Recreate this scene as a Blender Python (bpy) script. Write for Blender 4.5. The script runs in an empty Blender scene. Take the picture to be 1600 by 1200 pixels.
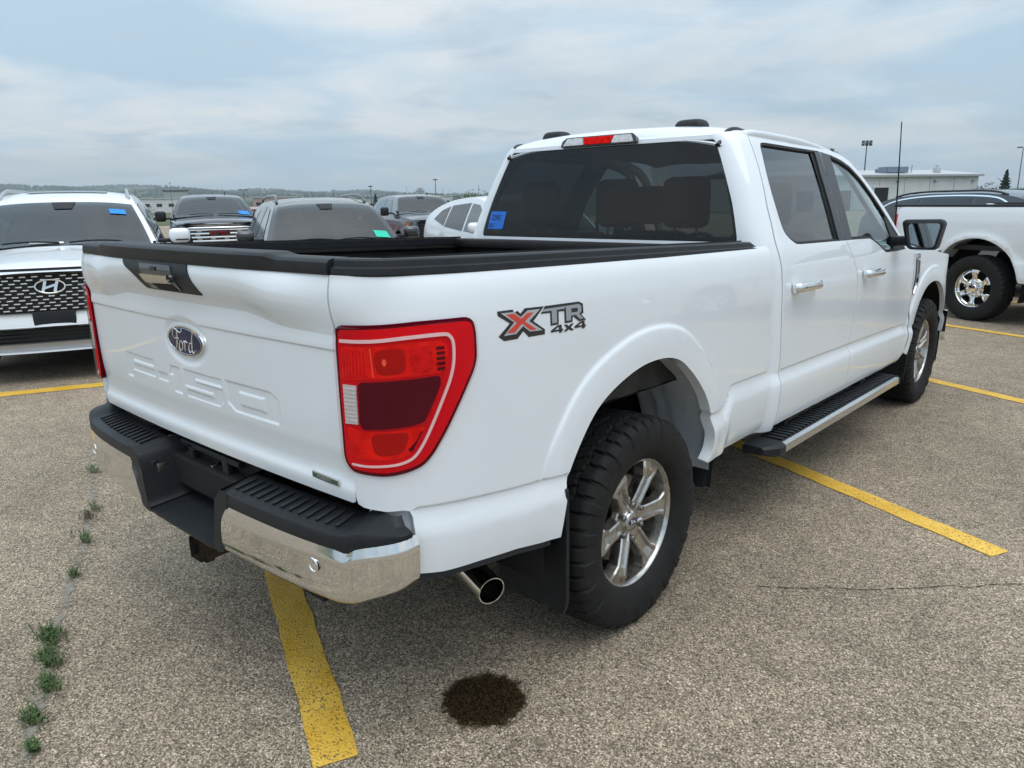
import bpy, bmesh, math, random
import numpy as np
from mathutils import Vector, Matrix
from mathutils.geometry import delaunay_2d_cdt
random.seed(7); rng = np.random.default_rng(7)
scene = bpy.context.scene
COL = scene.collection
# ------------------------------------------------------------------ camera
def cam_axes(yaw, pitch, roll):
    f = np.array([math.sin(yaw)*math.cos(pitch), math.cos(yaw)*math.cos(pitch), -math.sin(pitch)])
    r = np.array([math.cos(yaw), -math.sin(yaw), 0.0]); u = np.cross(r, f)
    c, s = math.cos(roll), math.sin(roll)
    return c*r+s*u, -s*r+c*u, f
CAM_POS = (2.28939, -2.18541, 1.56028)
cr_, cu_, cf_ = cam_axes(-.727464, .243838, -.0164215)
cam = bpy.data.cameras.new('camera'); cam_ob = bpy.data.objects.new('camera', cam); COL.objects.link(cam_ob)
cam_ob.matrix_world = Matrix(((cr_[0], cu_[0], -cf_[0], CAM_POS[0]), (cr_[1], cu_[1], -cf_[1], CAM_POS[1]), (cr_[2], cu_[2], -cf_[2], CAM_POS[2]), (0, 0, 0, 1)))
cam.sensor_width = 36.0; cam.lens = 1154.866/1600*36; cam.clip_start = .05; cam.clip_end = 20000
scene.camera = cam_ob
# ------------------------------------------------------------------ sky, sun, exposure
SUN_EL, SUN_AZ = math.radians(66), math.radians(110)      # azimuth from +Y towards +X
world = bpy.data.worlds.new('World'); scene.world = world; world.use_nodes = True
nt = world.node_tree; nt.nodes.clear()
def N(nt, t, **kw):
    n = nt.nodes.new(t)
    for k, v in kw.items():
        if k.startswith('i_'):
            n.inputs[int(k[2:]) if k[2:].isdigit() else k[2:].replace('_', ' ')].default_value = v
        else: setattr(n, k, v)
    return n
def ramp(nt, stops, interp='LINEAR'):
    n = nt.nodes.new('ShaderNodeValToRGB'); cr = n.color_ramp; cr.interpolation = interp
    while len(cr.elements) < len(stops): cr.elements.new(.5)
    for e, (p, c) in zip(cr.elements, stops):
        e.position = p; e.color = (c, c, c, 1) if isinstance(c, (int, float)) else (*c, 1)
    return n
L_ = nt.links.new
sky = N(nt, 'ShaderNodeTexSky', sky_type='NISHITA', sun_disc=False, sun_elevation=SUN_EL, sun_rotation=SUN_AZ, air_density=1.0, dust_density=2.0, ozone_density=1.0)
bg1 = N(nt, 'ShaderNodeBackground'); bg1.inputs[1].default_value = .11; L_(sky.outputs[0], bg1.inputs[0])
tc = N(nt, 'ShaderNodeTexCoord'); sep = N(nt, 'ShaderNodeSeparateXYZ'); L_(tc.outputs['Generated'], sep.inputs[0])
zc = N(nt, 'ShaderNodeMath', operation='MAXIMUM', i_1=0.0); L_(sep.outputs[2], zc.inputs[0])
za = N(nt, 'ShaderNodeMath', operation='ADD', i_1=.10); L_(zc.outputs[0], za.inputs[0])
px = N(nt, 'ShaderNodeMath', operation='DIVIDE'); L_(sep.outputs[0], px.inputs[0]); L_(za.outputs[0], px.inputs[1])
py = N(nt, 'ShaderNodeMath', operation='DIVIDE'); L_(sep.outputs[1], py.inputs[0]); L_(za.outputs[0], py.inputs[1])
cmb = N(nt, 'ShaderNodeCombineXYZ'); L_(px.outputs[0], cmb.inputs[0]); L_(py.outputs[0], cmb.inputs[1])
# thin continuous veil with gaps of blue, and a few darker scraps of cloud
n1 = N(nt, 'ShaderNodeTexNoise', i_Scale=.42, i_Detail=6.0, i_Roughness=.55, i_Distortion=.6); L_(cmb.outputs[0], n1.inputs['Vector'])
veil = ramp(nt, [(.38, .60), (.50, .90), (.62, 1.0)]); L_(n1.outputs[0], veil.inputs[0])
mp2 = N(nt, 'ShaderNodeMapping'); mp2.inputs['Location'].default_value = (3.1, 7.7, 0); L_(cmb.outputs[0], mp2.inputs[0])
n2 = N(nt, 'ShaderNodeTexNoise', i_Scale=1.15, i_Detail=7.0, i_Roughness=.58, i_Distortion=.3); L_(mp2.outputs[0], n2.inputs['Vector'])
scr = ramp(nt, [(.55, 0.0), (.66, .9)]); L_(n2.outputs[0], scr.inputs[0])
n3 = N(nt, 'ShaderNodeTexNoise', i_Scale=.62, i_Detail=7.0, i_Roughness=.56, i_Distortion=.5); L_(mp2.outputs[0], n3.inputs['Vector'])
tint = ramp(nt, [(.40, (.40, .535, .655)), (.49, (.53, .625, .70)), (.60, (.67, .695, .71))]); L_(n3.outputs[0], tint.inputs[0])
cmix = N(nt, 'ShaderNodeMixRGB'); L_(scr.outputs[0], cmix.inputs[0]); L_(tint.outputs[0], cmix.inputs[1]); cmix.inputs[2].default_value = (.44, .53, .61, 1)
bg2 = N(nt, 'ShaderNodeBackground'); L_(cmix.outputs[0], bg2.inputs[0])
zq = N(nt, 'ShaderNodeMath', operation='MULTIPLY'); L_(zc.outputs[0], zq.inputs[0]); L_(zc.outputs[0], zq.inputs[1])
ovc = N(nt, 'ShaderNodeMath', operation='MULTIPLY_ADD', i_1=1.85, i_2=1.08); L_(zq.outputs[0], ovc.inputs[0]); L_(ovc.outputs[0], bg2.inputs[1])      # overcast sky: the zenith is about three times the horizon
# the haze near the ground evens the veil out
hz = ramp(nt, [(.0, .95), (.05, .70), (.13, 0.0)]); L_(zc.outputs[0], hz.inputs[0])
vm = N(nt, 'ShaderNodeMath', operation='MAXIMUM'); L_(veil.outputs[0], vm.inputs[0]); L_(hz.outputs[0], vm.inputs[1])
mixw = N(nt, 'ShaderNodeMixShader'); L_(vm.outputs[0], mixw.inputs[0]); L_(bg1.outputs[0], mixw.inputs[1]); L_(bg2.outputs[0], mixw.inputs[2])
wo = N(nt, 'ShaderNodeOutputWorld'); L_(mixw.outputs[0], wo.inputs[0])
sun = bpy.data.lights.new('sun', 'SUN'); sun.energy = .9; sun.angle = math.radians(40); sun.color = (1.0, .98, .95)
sun_ob = bpy.data.objects.new('sun', sun); COL.objects.link(sun_ob)
sdir = Vector((math.sin(SUN_AZ)*math.cos(SUN_EL), math.cos(SUN_AZ)*math.cos(SUN_EL), math.sin(SUN_EL)))
sun_ob.rotation_euler = sdir.to_track_quat('Z', 'Y').to_euler(); sun_ob.location = (0, 0, 30)
scene.view_settings.view_transform = 'Standard'; scene.view_settings.look = 'None'
scene.view_settings.exposure = 0.18; scene.view_settings.gamma = 1.0
scene.render.engine = 'CYCLES'
HAZE = True
# ------------------------------------------------------------------ materials
MATS = {}
def pmat(name, col=(.5, .5, .5), rough=.5, metal=0., coat=0., spec=.5, noise=None, bump=None, trans=0., ior=1.45, rvar=None, emit=None, coatr=.03):
    """Principled material; noise=(scale, dark colour, amount, detail) mixes in a second colour; bump=(scale, strength, distance)"""
    if name in MATS: return MATS[name]
    m = bpy.data.materials.new(name); m.use_nodes = True; t = m.node_tree; b = t.nodes['Principled BSDF']; l = t.links.new
    b.inputs['Base Color'].default_value = (*col, 1); b.inputs['Roughness'].default_value = rough; b.inputs['Metallic'].default_value = metal
    b.inputs['Coat Weight'].default_value = coat; b.inputs['Coat Roughness'].default_value = coatr; b.inputs['Specular IOR Level'].default_value = spec
    b.inputs['Transmission Weight'].default_value = trans; b.inputs['IOR'].default_value = ior
    co = N(t, 'ShaderNodeTexCoord')
    if noise:
        n = N(t, 'ShaderNodeTexNoise', i_Scale=noise[0], i_Detail=noise[3] if len(noise) > 3 else 5.0, i_Roughness=.6); l(co.outputs['Object'], n.inputs['Vector'])
        r = ramp(t, [(.42, 0.0), (.68, noise[2])]); l(n.outputs[0], r.inputs[0])
        x = N(t, 'ShaderNodeMixRGB'); l(r.outputs[0], x.inputs[0]); x.inputs[1].default_value = (*col, 1); x.inputs[2].default_value = (*noise[1], 1)
        l(x.outputs[0], b.inputs['Base Color'])
    if rvar:
        n = N(t, 'ShaderNodeTexNoise', i_Scale=rvar[0], i_Detail=6.0); l(co.outputs['Object'], n.inputs['Vector'])
        r = ramp(t, [(.35, rvar[1]), (.7, rvar[2])]); l(n.outputs[0], r.inputs[0]); l(r.outputs[0], b.inputs['Roughness'])
    if bump:
        n = N(t, 'ShaderNodeTexNoise', i_Scale=bump[0], i_Detail=4.0); l(co.outputs['Object'], n.inputs['Vector'])
        bp = N(t, 'ShaderNodeBump', i_Strength=bump[1], i_Distance=bump[2]); l(n.outputs[0], bp.inputs['Height']); l(bp.outputs[0], b.inputs['Normal'])
    if emit: b.inputs['Emission Color'].default_value = (*emit[0], 1); b.inputs['Emission Strength'].default_value = emit[1]
    MATS[name] = m; return m
def glassmat(name, tint, refl=1.0, rough=.0, ior=1.5):
    if name in MATS: return MATS[name]
    m = bpy.data.materials.new(name); m.use_nodes = True; t = m.node_tree; t.nodes.clear(); l = t.links.new
    tr = N(t, 'ShaderNodeBsdfTransparent'); tr.inputs[0].default_value = (*tint, 1)
    gl = N(t, 'ShaderNodeBsdfGlossy', i_Roughness=rough); gl.inputs[0].default_value = (refl, refl, refl, 1)
    fr = N(t, 'ShaderNodeFresnel', i_IOR=ior); ge = N(t, 'ShaderNodeNewGeometry'); im = N(t, 'ShaderNodeMapRange'); im.inputs[3].default_value = ior; im.inputs[4].default_value = 1/ior; l(ge.outputs['Backfacing'], im.inputs[0]); l(im.outputs[0], fr.inputs[0]); mx = N(t, 'ShaderNodeMixShader'); o = N(t, 'ShaderNodeOutputMaterial')
    l(fr.outputs[0], mx.inputs[0]); l(tr.outputs[0], mx.inputs[1]); l(gl.outputs[0], mx.inputs[2]); l(mx.outputs[0], o.inputs[0])
    MATS[name] = m; return m
WHITE = pmat('white_paint', (.76, .80, .835), .4, coat=1.0, noise=(3.0, (.72, .76, .795), .4), spec=.12, coatr=.012)
WHITE2 = pmat('white_paint_other', (.77, .80, .83), .35, coat=1.0, spec=.4)
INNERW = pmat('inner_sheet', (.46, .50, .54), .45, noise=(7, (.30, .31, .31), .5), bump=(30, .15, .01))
BLACKP = pmat('black_plastic', (.013, .0155, .019), .48, noise=(14, (.032, .032, .032), .3), bump=(600, .18, .001), spec=.35)
BLACKG = pmat('black_gloss', (.012, .013, .015), .2, coat=.6)
TRIM = pmat('pillar_trim', (.020, .023, .027), .35)
DARK = pmat('dark_void', (.008, .008, .009), .8)
LINER = pmat('bed_liner', (.011, .011, .012), .55, noise=(6, (.035, .03, .025), .5), bump=(220, .3, .002))
CHROME = pmat('chrome', (.78, .78, .77), .06, metal=1.0, rvar=(14, .02, .10))
CHROMES = pmat('chrome_smooth', (.82, .83, .84), .05, metal=1.0)
ALLOY = pmat('alloy', (.56, .55, .53), .3, metal=1.0, noise=(30, (.34, .31, .27), .6), rvar=(18, .22, .42))
STEEL = pmat('dull_steel', (.25, .24, .23), .45, metal=1.0, noise=(20, (.12, .09, .06), .6))
TYRE = pmat('tyre_rubber', (.0115, .0115, .012), .7, noise=(16, (.024, .022, .020), .4), bump=(180, .25, .002), spec=.3)
GASKET = pmat('gasket', (.01, .01, .011), .6)
SEAT = pmat('seat_cloth', (.035, .036, .04), .85)
GL_REAR = glassmat('privacy_glass', (.10, .112, .115), .9)
GL_SIDE = glassmat('privacy_glass_side', (.10, .115, .125), 1.0, ior=1.85)
GL_FRONT = glassmat('clear_glass', (.62, .72, .70), 1.0, ior=1.7)
LENS = glassmat('lamp_lens', (1, .93, .93), .45, .0)
# ------------------------------------------------------------------ mesh helpers
def empty(name, label=None, cat=None, group=None, loc=(0, 0, 0), rz=0.):
    o = bpy.data.objects.new(name, None); COL.objects.link(o); o.location = loc; o.rotation_euler = (0, 0, rz); o.empty_display_size = .2
    return tag(o, label, cat, group)
def tag(o, label=None, cat=None, group=None, kind=None):
    if label: o['label'] = label
    if cat: o['category'] = cat
    if group: o['group'] = group
    if kind: o['kind'] = kind
    return o
def mk(name, V, F, mat, parent=None, NRM=None, smooth=None, mirror=False, body=False, label=None):
    V = np.array(V, float).reshape(-1, 3)
    if body: V = shear(V)
    if mirror:
        V = V*np.array([-1, 1, 1]); F = [tuple(reversed(f)) for f in F]
        if NRM is not None: NRM = NRM*np.array([-1, 1, 1])
    me = bpy.data.meshes.new(name); me.from_pydata(V.tolist(), [], [tuple(int(i) for i in f) for f in F]); me.update()
    if isinstance(mat, (list, tuple)):
        for q in mat: me.materials.append(q)
    else: me.materials.append(mat)
    if smooth is not None or NRM is not None:
        me.polygons.foreach_set('use_smooth', [True]*len(me.polygons))
        if NRM is None and smooth < 180: me.set_sharp_from_angle(angle=math.radians(smooth))
    if NRM is not None: me.normals_split_custom_set_from_vertices(NRM.tolist())
    o = bpy.data.objects.new(name, me); COL.objects.link(o)
    if parent is not None: o.parent = parent
    if label: o['label'] = label
    return o
def join(*parts):
    V, F, n = [], [], 0
    for v, f in parts:
        v = np.asarray(v, float).reshape(-1, 3); V.append(v); F += [tuple(i+n for i in q) for q in f]; n += len(v)
    return np.vstack(V), F
def box(c, s, rot=None, bev=0.):
    x, y, z = [q/2 for q in s]
    if bev <= 0:
        V = np.array([(a*x, b*y, d*z) for d in (-1, 1) for b in (-1, 1) for a in (-1, 1)])
        F = [(0, 2, 3, 1), (4, 5, 7, 6), (0, 1, 5, 4), (2, 6, 7, 3), (0, 4, 6, 2), (1, 3, 7, 5)]
    else:
        bm = bmesh.new(); bmesh.ops.create_cube(bm, size=1)
        for v in bm.verts: v.co = Vector((v.co.x*s[0], v.co.y*s[1], v.co.z*s[2]))
        bmesh.ops.bevel(bm, geom=bm.edges[:], offset=min(bev, min(s)*.45), segments=2, affect='EDGES', profile=.5)
        bm.verts.index_update(); V = np.array([v.co[:] for v in bm.verts]); F = [tuple(v.index for v in f.verts) for f in bm.faces]; bm.free()
    if rot is not None: V = V@np.array(rot).T
    return V+np.array(c), F
def frame_for(d):
    d = np.array(d, float); d /= np.linalg.norm(d); a = np.array([0, 0, 1.]) if abs(d[2]) < .9 else np.array([1., 0, 0])
    x = np.cross(a, d); x /= np.linalg.norm(x); return x, np.cross(d, x), d
def tube(P, r, n=10, cap=True):
    P = np.array(P, float); r = np.broadcast_to(np.asarray(r, float), (len(P),)); V = []; F = []
    T = np.gradient(P, axis=0); px_, py_, _ = frame_for(T[0])
    for i, p in enumerate(P):
        d = T[i]/np.linalg.norm(T[i]); px_ = px_-d*(px_@d); px_ /= np.linalg.norm(px_); py_ = np.cross(d, px_)
        for k in range(n):
            a = 2*math.pi*k/n; V.append(p+r[i]*(math.cos(a)*px_+math.sin(a)*py_))
    for i in range(len(P)-1):
        for k in range(n): F.append((i*n+k, i*n+(k+1) % n, (i+1)*n+(k+1) % n, (i+1)*n+k))
    if cap: F.append(tuple(range(n-1, -1, -1))); F.append(tuple((len(P)-1)*n+k for k in range(n)))
    return np.array(V), F
def lathe(prof, n=48, axis='x', c=(0, 0, 0)):
    """prof: (along axis, radius)"""
    V = []; F = []
    for a, r in prof:
        for k in range(n):
            t = 2*math.pi*k/n
            V.append({'x': (a, r*math.cos(t), r*math.sin(t)), 'y': (r*math.cos(t), a, r*math.sin(t)), 'z': (r*math.cos(t), r*math.sin(t), a)}[axis])
    for i in range(len(prof)-1):
        for k in range(n): F.append((i*n+k, i*n+(k+1) % n, (i+1)*n+(k+1) % n, (i+1)*n+k))
    return np.array(V)+np.array(c), F
def sweep(prof, frames, cap=True, closed=True):
    """prof: list of (a,b) or function i->list; frames: list of (origin, axis_a, axis_b)"""
    V = []; F = []; m = None
    for i, (o, a, b) in enumerate(frames):
        pr = prof(i) if callable(prof) else prof; m = len(pr)
        for q in pr: V.append(np.asarray(o)+np.asarray(a)*q[0]+np.asarray(b)*q[1])
    for i in range(len(frames)-1):
        for k in range(m if closed else m-1): F.append((i*m+k, i*m+(k+1) % m, (i+1)*m+(k+1) % m, (i+1)*m+k))
    if cap and closed: F.append(tuple(range(m-1, -1, -1))); F.append(tuple((len(frames)-1)*m+k for k in range(m)))
    return np.array(V), F
def grid(fn, us, vs):
    U, Vv = np.meshgrid(us, vs, indexing='ij'); P = np.asarray(fn(U, Vv)).reshape(-1, 3); n = len(vs)
    F = [(i*n+j, (i+1)*n+j, (i+1)*n+j+1, i*n+j+1) for i in range(len(us)-1) for j in range(n-1)]
    return P, F
def inside(poly, p):
    x, y = p[:, 0], p[:, 1]; c = np.zeros(len(p), bool); a = poly; b = np.roll(poly, -1, 0)
    for (x1, y1), (x2, y2) in zip(a, b):
        if y1 == y2: continue
        m = ((y1 > y) != (y2 > y)) & (x < (x2-x1)*(y-y1)/(y2-y1)+x1); c ^= m
    return c
def densify(poly, res):
    out = []; n = len(poly)
    for i in range(n):
        a = np.array(poly[i], float); b = np.array(poly[(i+1) % n], float); k = max(1, int(math.ceil(np.linalg.norm((b-a)/res))))
        for j in range(k): out.append(a+(b-a)*j/k)
    return np.array(out)
def rounded(poly, r, n=4):
    """round the corners of a polygon"""
    P = [np.array(p, float) for p in poly]; out = []; m = len(P)
    for i in range(m):
        a, b, c = P[i-1], P[i], P[(i+1) % m]; rr = r[i] if isinstance(r, (list, tuple)) else r
        d1 = a-b; d2 = c-b; l1 = np.linalg.norm(d1); l2 = np.linalg.norm(d2); t = min(rr, l1*.48, l2*.48)
        p = b+d1/l1*t; q = b+d2/l2*t
        for k in range(n+1):
            s = k/n; out.append((1-s)**2*p+2*s*(1-s)*b+s*s*q)
    return np.array(out)
def seg_dist(p, poly):
    best = np.full(len(p), 1e9); n = len(poly)
    for i in range(n):
        a = poly[i]; b = poly[(i+1) % n]; ab = b-a; L = ab@ab
        if L == 0: continue
        t = np.clip(((p-a)@ab)/L, 0, 1)[:, None]; best = np.minimum(best, ((p-a-t*ab)**2).sum(1))
    return np.sqrt(best)
def panel_data(outline, fn, holes=(), res=.03, thick=.0, extra=None, h=1e-3, flip=False, front_only=False):
    """triangulate a 2-D outline with holes, lift it by fn(u,v)->xyz; analytic normals; rim folded back by thick"""
    res = np.array([res, res] if np.isscalar(res) else res, float)
    loops = [densify(np.array(outline, float), res)]+[densify(np.array(q, float), res) for q in holes]
    pts = np.vstack(loops); lo = loops[0].min(0); hi = loops[0].max(0)
    gx = np.arange(lo[0]+res[0]*.5, hi[0], res[0]); gy = np.arange(lo[1]+res[1]*.5, hi[1], res[1]*.87)
    G = np.array([(x+(res[0]*.5 if j % 2 else 0), y) for j, y in enumerate(gy) for x in gx]).reshape(-1, 2)
    if extra is not None and len(extra):
        ex = np.asarray(extra, float); cell = res*.45; occ = set()
        for i, j in np.floor(ex/cell).astype(int):
            for a in (-1, 0, 1):
                for b_ in (-1, 0, 1): occ.add((i+a, j+b_))
        G = np.array([g for g, k in zip(G, np.floor(G/cell).astype(int)) if (k[0], k[1]) not in occ]).reshape(-1, 2)
        G = np.vstack([G, ex])
    if len(G):
        ok = inside(loops[0], G)
        for q in loops[1:]: ok &= ~inside(q, G)
        G = G[ok]
        for q in loops: 
            if len(G): G = G[seg_dist(G/res, q/res) > .45]
    allp = np.vstack([pts, G]) if len(G) else pts
    edges = []; k = 0
    for q in loops:
        n = len(q); edges += [(k+i, k+(i+1) % n) for i in range(n)]; k += n
    sc = 1/res
    r = delaunay_2d_cdt([Vector((p*sc)[:2]) for p in allp], edges, [], 0, 1e-7)
    P2 = np.array([v[:] for v in r[0]])/sc; T = np.array([f[:] for f in r[2] if len(f) == 3])
    c = P2[T].mean(1); ok = inside(loops[0], c)
    for q in loops[1:]: ok &= ~inside(q, c)
    T = T[ok]
    f = lambda p: np.asarray(fn(p[:, 0], p[:, 1])).reshape(-1, 3)
    V = f(P2); e = h
    du = f(P2+[e, 0])-f(P2-[e, 0]); dv = f(P2+[0, e])-f(P2-[0, e]); nr = np.cross(du, dv); nr /= np.maximum(np.linalg.norm(nr, axis=1), 1e-12)[:, None]
    a, b, c = P2[T[:, 0]], P2[T[:, 1]], P2[T[:, 2]]
    ccw = ((b-a)[:, 0]*(c-a)[:, 1]-(b-a)[:, 1]*(c-a)[:, 0]) > 0
    T[~ccw] = T[~ccw][:, ::-1]
    if flip: T = T[:, ::-1]; nr = -nr
    F = [tuple(t) for t in T]; Nn = nr
    if thick:
        for li, q in enumerate(loops):
            A = f(q); e = h
            du = f(q+[e, 0])-f(q-[e, 0]); dv = f(q+[0, e])-f(q-[0, e]); n_ = np.cross(du, dv); n_ /= np.maximum(np.linalg.norm(n_, axis=1), 1e-12)[:, None]
            if flip: n_ = -n_
            B = A-n_*thick; n = len(q); k = len(V)
            tg = np.roll(A, -1, 0)-np.roll(A, 1, 0); on = np.cross(tg, n_); on /= np.maximum(np.linalg.norm(on, axis=1), 1e-12)[:, None]
            area = np.sum(q[:, 0]*np.roll(q[:, 1], -1)-q[:, 1]*np.roll(q[:, 0], -1))
            sgn = (1 if area > 0 else -1)*(1 if li == 0 else -1)*(-1 if flip else 1)
            on = on*sgn
            V = np.vstack([V, A, B]); Nn = np.vstack([Nn, on, on])
            for i in range(n):
                j = (i+1) % n; F.append((k+i, k+j, k+n+j, k+n+i) if sgn < 0 else (k+j, k+i, k+n+i, k+n+j))
    return V, F, Nn
def panel(name, outline, fn, mat, parent, holes=(), res=.03, thick=.0, extra=None, mirror=False, body=True, both=False, flip=False, h=1e-3, label=None):
    V, F, Nn = panel_data(outline, fn, holes, res, thick, extra, h, flip)
    o = mk(name, V, F, mat, parent, Nn, None, mirror, body, label)
    if both: return o, mk(name, V, F, mat, parent, Nn, None, not mirror, body, label)
    return o
def ribbon(P, w):
    """closed outline of a polyline of width w (2-D)"""
    P = np.array(P, float); t = np.gradient(P, axis=0); t /= np.linalg.norm(t, axis=1)[:, None]; n = np.c_[-t[:, 1], t[:, 0]]
    w = np.broadcast_to(np.asarray(w, float), (len(P),))[:, None]/2
    return np.vstack([P+n*w, (P-n*w)[::-1]])
def inset(poly, d):
    """move a ccw/cw outline inwards by d"""
    P = np.array(poly, float); n = len(P); A = np.sum(P[:, 0]*np.roll(P[:, 1], -1)-P[:, 1]*np.roll(P[:, 0], -1)); s = 1 if A > 0 else -1
    t = np.roll(P, -1, 0)-np.roll(P, 1, 0); t /= np.maximum(np.linalg.norm(t, axis=1), 1e-9)[:, None]
    return P+s*d*np.c_[-t[:, 1], t[:, 0]]
def text_mesh(body_, size, depth=.002, shear_=0., align='CENTER', bevel=0.):
    cu = bpy.data.curves.new('lettering', 'FONT'); cu.body = body_; cu.size = size; cu.extrude = depth/2; cu.shear = shear_; cu.align_x = align; cu.align_y = 'CENTER'; cu.bevel_depth = bevel; cu.resolution_u = 3
    ob = bpy.data.objects.new('lettering', cu); COL.objects.link(ob)
    dg = bpy.context.evaluated_depsgraph_get(); me = bpy.data.meshes.new_from_object(ob.evaluated_get(dg))
    V = np.array([v.co[:] for v in me.vertices]); F = [tuple(p.vertices) for p in me.polygons]
    bpy.data.objects.remove(ob); bpy.data.curves.remove(cu); bpy.data.meshes.remove(me)
    return V, F
# ------------------------------------------------------------------ surfaces of the pickup
RAKE=.0213
def shear(P):
    P=np.array(P,float); P[...,2]-=RAKE*(P[...,1]+1.13); return P
def pch(xs,ys,x):
    """monotone cubic interpolation"""
    xs=np.asarray(xs,float);ys=np.asarray(ys,float);x=np.clip(np.asarray(x,float),xs[0],xs[-1])
    h=np.diff(xs);d=np.diff(ys)/h;m=np.zeros_like(xs)
    for i in range(1,len(xs)-1):
        if d[i-1]*d[i]>0:
            w1=2*h[i]+h[i-1];w2=h[i]+2*h[i-1];m[i]=(w1+w2)/(w1/d[i-1]+w2/d[i])
    m[0]=d[0];m[-1]=d[-1]
    i=np.clip(np.searchsorted(xs,x)-1,0,len(h)-1);t=(x-xs[i])/h[i]
    return ys[i]*(2*t**3-3*t**2+1)+h[i]*m[i]*(t**3-2*t**2+t)+ys[i+1]*(-2*t**3+3*t**2)+h[i]*m[i+1]*(t**3-t**2)
def catmull(P,n=12,closed=False):
    P=[np.array(p,float) for p in P];N=len(P);out=[]
    for i in range(N if closed else N-1):
        g=lambda k:(P[k%N] if closed else P[min(max(k,0),N-1)])
        a,b,c,d=g(i-1),g(i),g(i+1),g(i+2)
        for k in range(n):
            t=k/n;out.append(.5*(2*b+(c-a)*t+(2*a-5*b+4*c-d)*t*t+(3*b-a-3*c+d)*t**3))
    if not closed: out.append(P[-1])
    return np.array(out)
def sm(a,b,x):
    t=np.clip((x-a)/(b-a),0,1);return t*t*(3-2*t)
# ---- plan path of the bed side (right), from the tailgate seam round the corner, forward
BP=catmull([(.74,-1.139),(.797,-1.135),(.85,-1.122),(.90,-1.092),(.937,-1.04),(.96,-.97),(.974,-.88),(.984,-.72),(.989,-.4),(.99,.1),(.989,.6),(.985,1.02)],16)
_d=np.r_[0,np.cumsum(np.hypot(*np.diff(BP,axis=0).T))]
_s0=np.interp(.797,BP[:40,0],_d[:40]); BS=_d-_s0
_t=np.gradient(BP,axis=0);_t/=np.linalg.norm(_t,axis=1)[:,None]
BN=np.c_[_t[:,1],-_t[:,0]]
SMAX=float(BS[-1])
ARCH=[(-.52,.56),(-.507,.66),(-.487,.75),(-.425,.845),(-.338,.935),(-.226,.993),(-.08,1.034),(.06,1.04),(.17,1.018),(.26,.965),(.347,.892),(.41,.82),(.45,.74),(.474,.66),(.47,.60),(.44,.55)]
ARC=catmull(ARCH,6)
def archdist(y,z,arc=ARC):
    y=np.asarray(y,float);z=np.asarray(z,float)
    sh=np.broadcast(y,z).shape;p=np.stack([np.broadcast_to(y,sh).ravel(),np.broadcast_to(z,sh).ravel()],1)
    best=np.full(len(p),9.)
    for a,b in zip(arc[:-1],arc[1:]):
        ab=b-a;t=np.clip(((p-a)@ab)/(ab@ab),0,1)[:,None]
        best=np.minimum(best,np.linalg.norm(p-a-t*ab,axis=1))
    return best.reshape(sh)
def flare(d,z):
    f=pch([0,.03,.098,.108,.116,.122,.13,.2],[.0150,.0155,.0115,.0090,.0025,.0005,0,0],d)
    return f*sm(.60,.80,z)+(1-sm(.60,.80,z))*.010*(1-sm(0,.1,d))
def bedprof(z,zc,k=1.):
    r=np.asarray(z)-zc
    lo=pch([-.30,-.24,-.12,-.085,-.0035,.0035,.03,.20],[-.030,-.006,.010,.011,-.0055,-.0005,-.0003,0],r)
    hi=pch([.9,1.15,1.26,1.33,1.37,1.395,1.41],[0,0,-.004,-.014,-.027,-.043,-.055],z)
    return lo+hi*k
def bed_zc(y): return pch([-1.2,-1.08,-.485,.46,.585,.66,1.1],[.808,.805,.761,.752,.757,.836,.831],y)
def lipf(q): return pch([-.01,0,.003,.055,.075,.090,.105,.125,.145],[0,0,.0015,.031,.0365,.0375,.035,.027,.014],q)
def bed(s,z,off=0.):
    s,z=np.broadcast_arrays(np.asarray(s,float),np.asarray(z,float))
    X=np.interp(s,BS,BP[:,0]);Y=np.interp(s,BS,BP[:,1]);nx=np.interp(s,BS,BN[:,0]);ny=np.interp(s,BS,BN[:,1])
    l=np.hypot(nx,ny);nx=nx/l;ny=ny/l
    o=bedprof(z,bed_zc(Y),sm(.0,.26,s))+.45*lipf(z-1.243)*(1-sm(.0,.13,s))+flare(archdist(Y,z),z)*sm(-.62,-.5,Y)*(1-sm(.60,.70,Y))+off
    return np.stack([X+nx*o,Y+ny*o,z],-1)
# ---- tailgate: x, z -> y
def gate_off(x,z):
    ax=np.abs(x)
    zk=pch([0,.38,.40,.55,.57,.80],[1.273,1.272,1.271,1.250,1.248,1.243],ax)
    lip=1-.55*sm(.55,.79,ax)
    low=pch([.78,.805,.835,.868,.876,.90,.95,1.05,1.19,1.2035,1.2065,1.2095,1.215,1.24,1.29],[.004,.010,.013,.002,.0015,.004,.012,.017,.0185,.0185,.0205,.0225,.0225,.0205,.0170],z)
    return low+lip*lipf(z-zk)
def gate(x,z,off=0.,emb=None):
    x,z=np.broadcast_arrays(np.asarray(x,float),np.asarray(z,float))
    o=gate_off(x,z)+.021*(1-(x/.8)**2)+off
    if emb is not None:o=o-emb(x,z)
    return np.stack([x,-1.118-o,z],-1)
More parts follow.
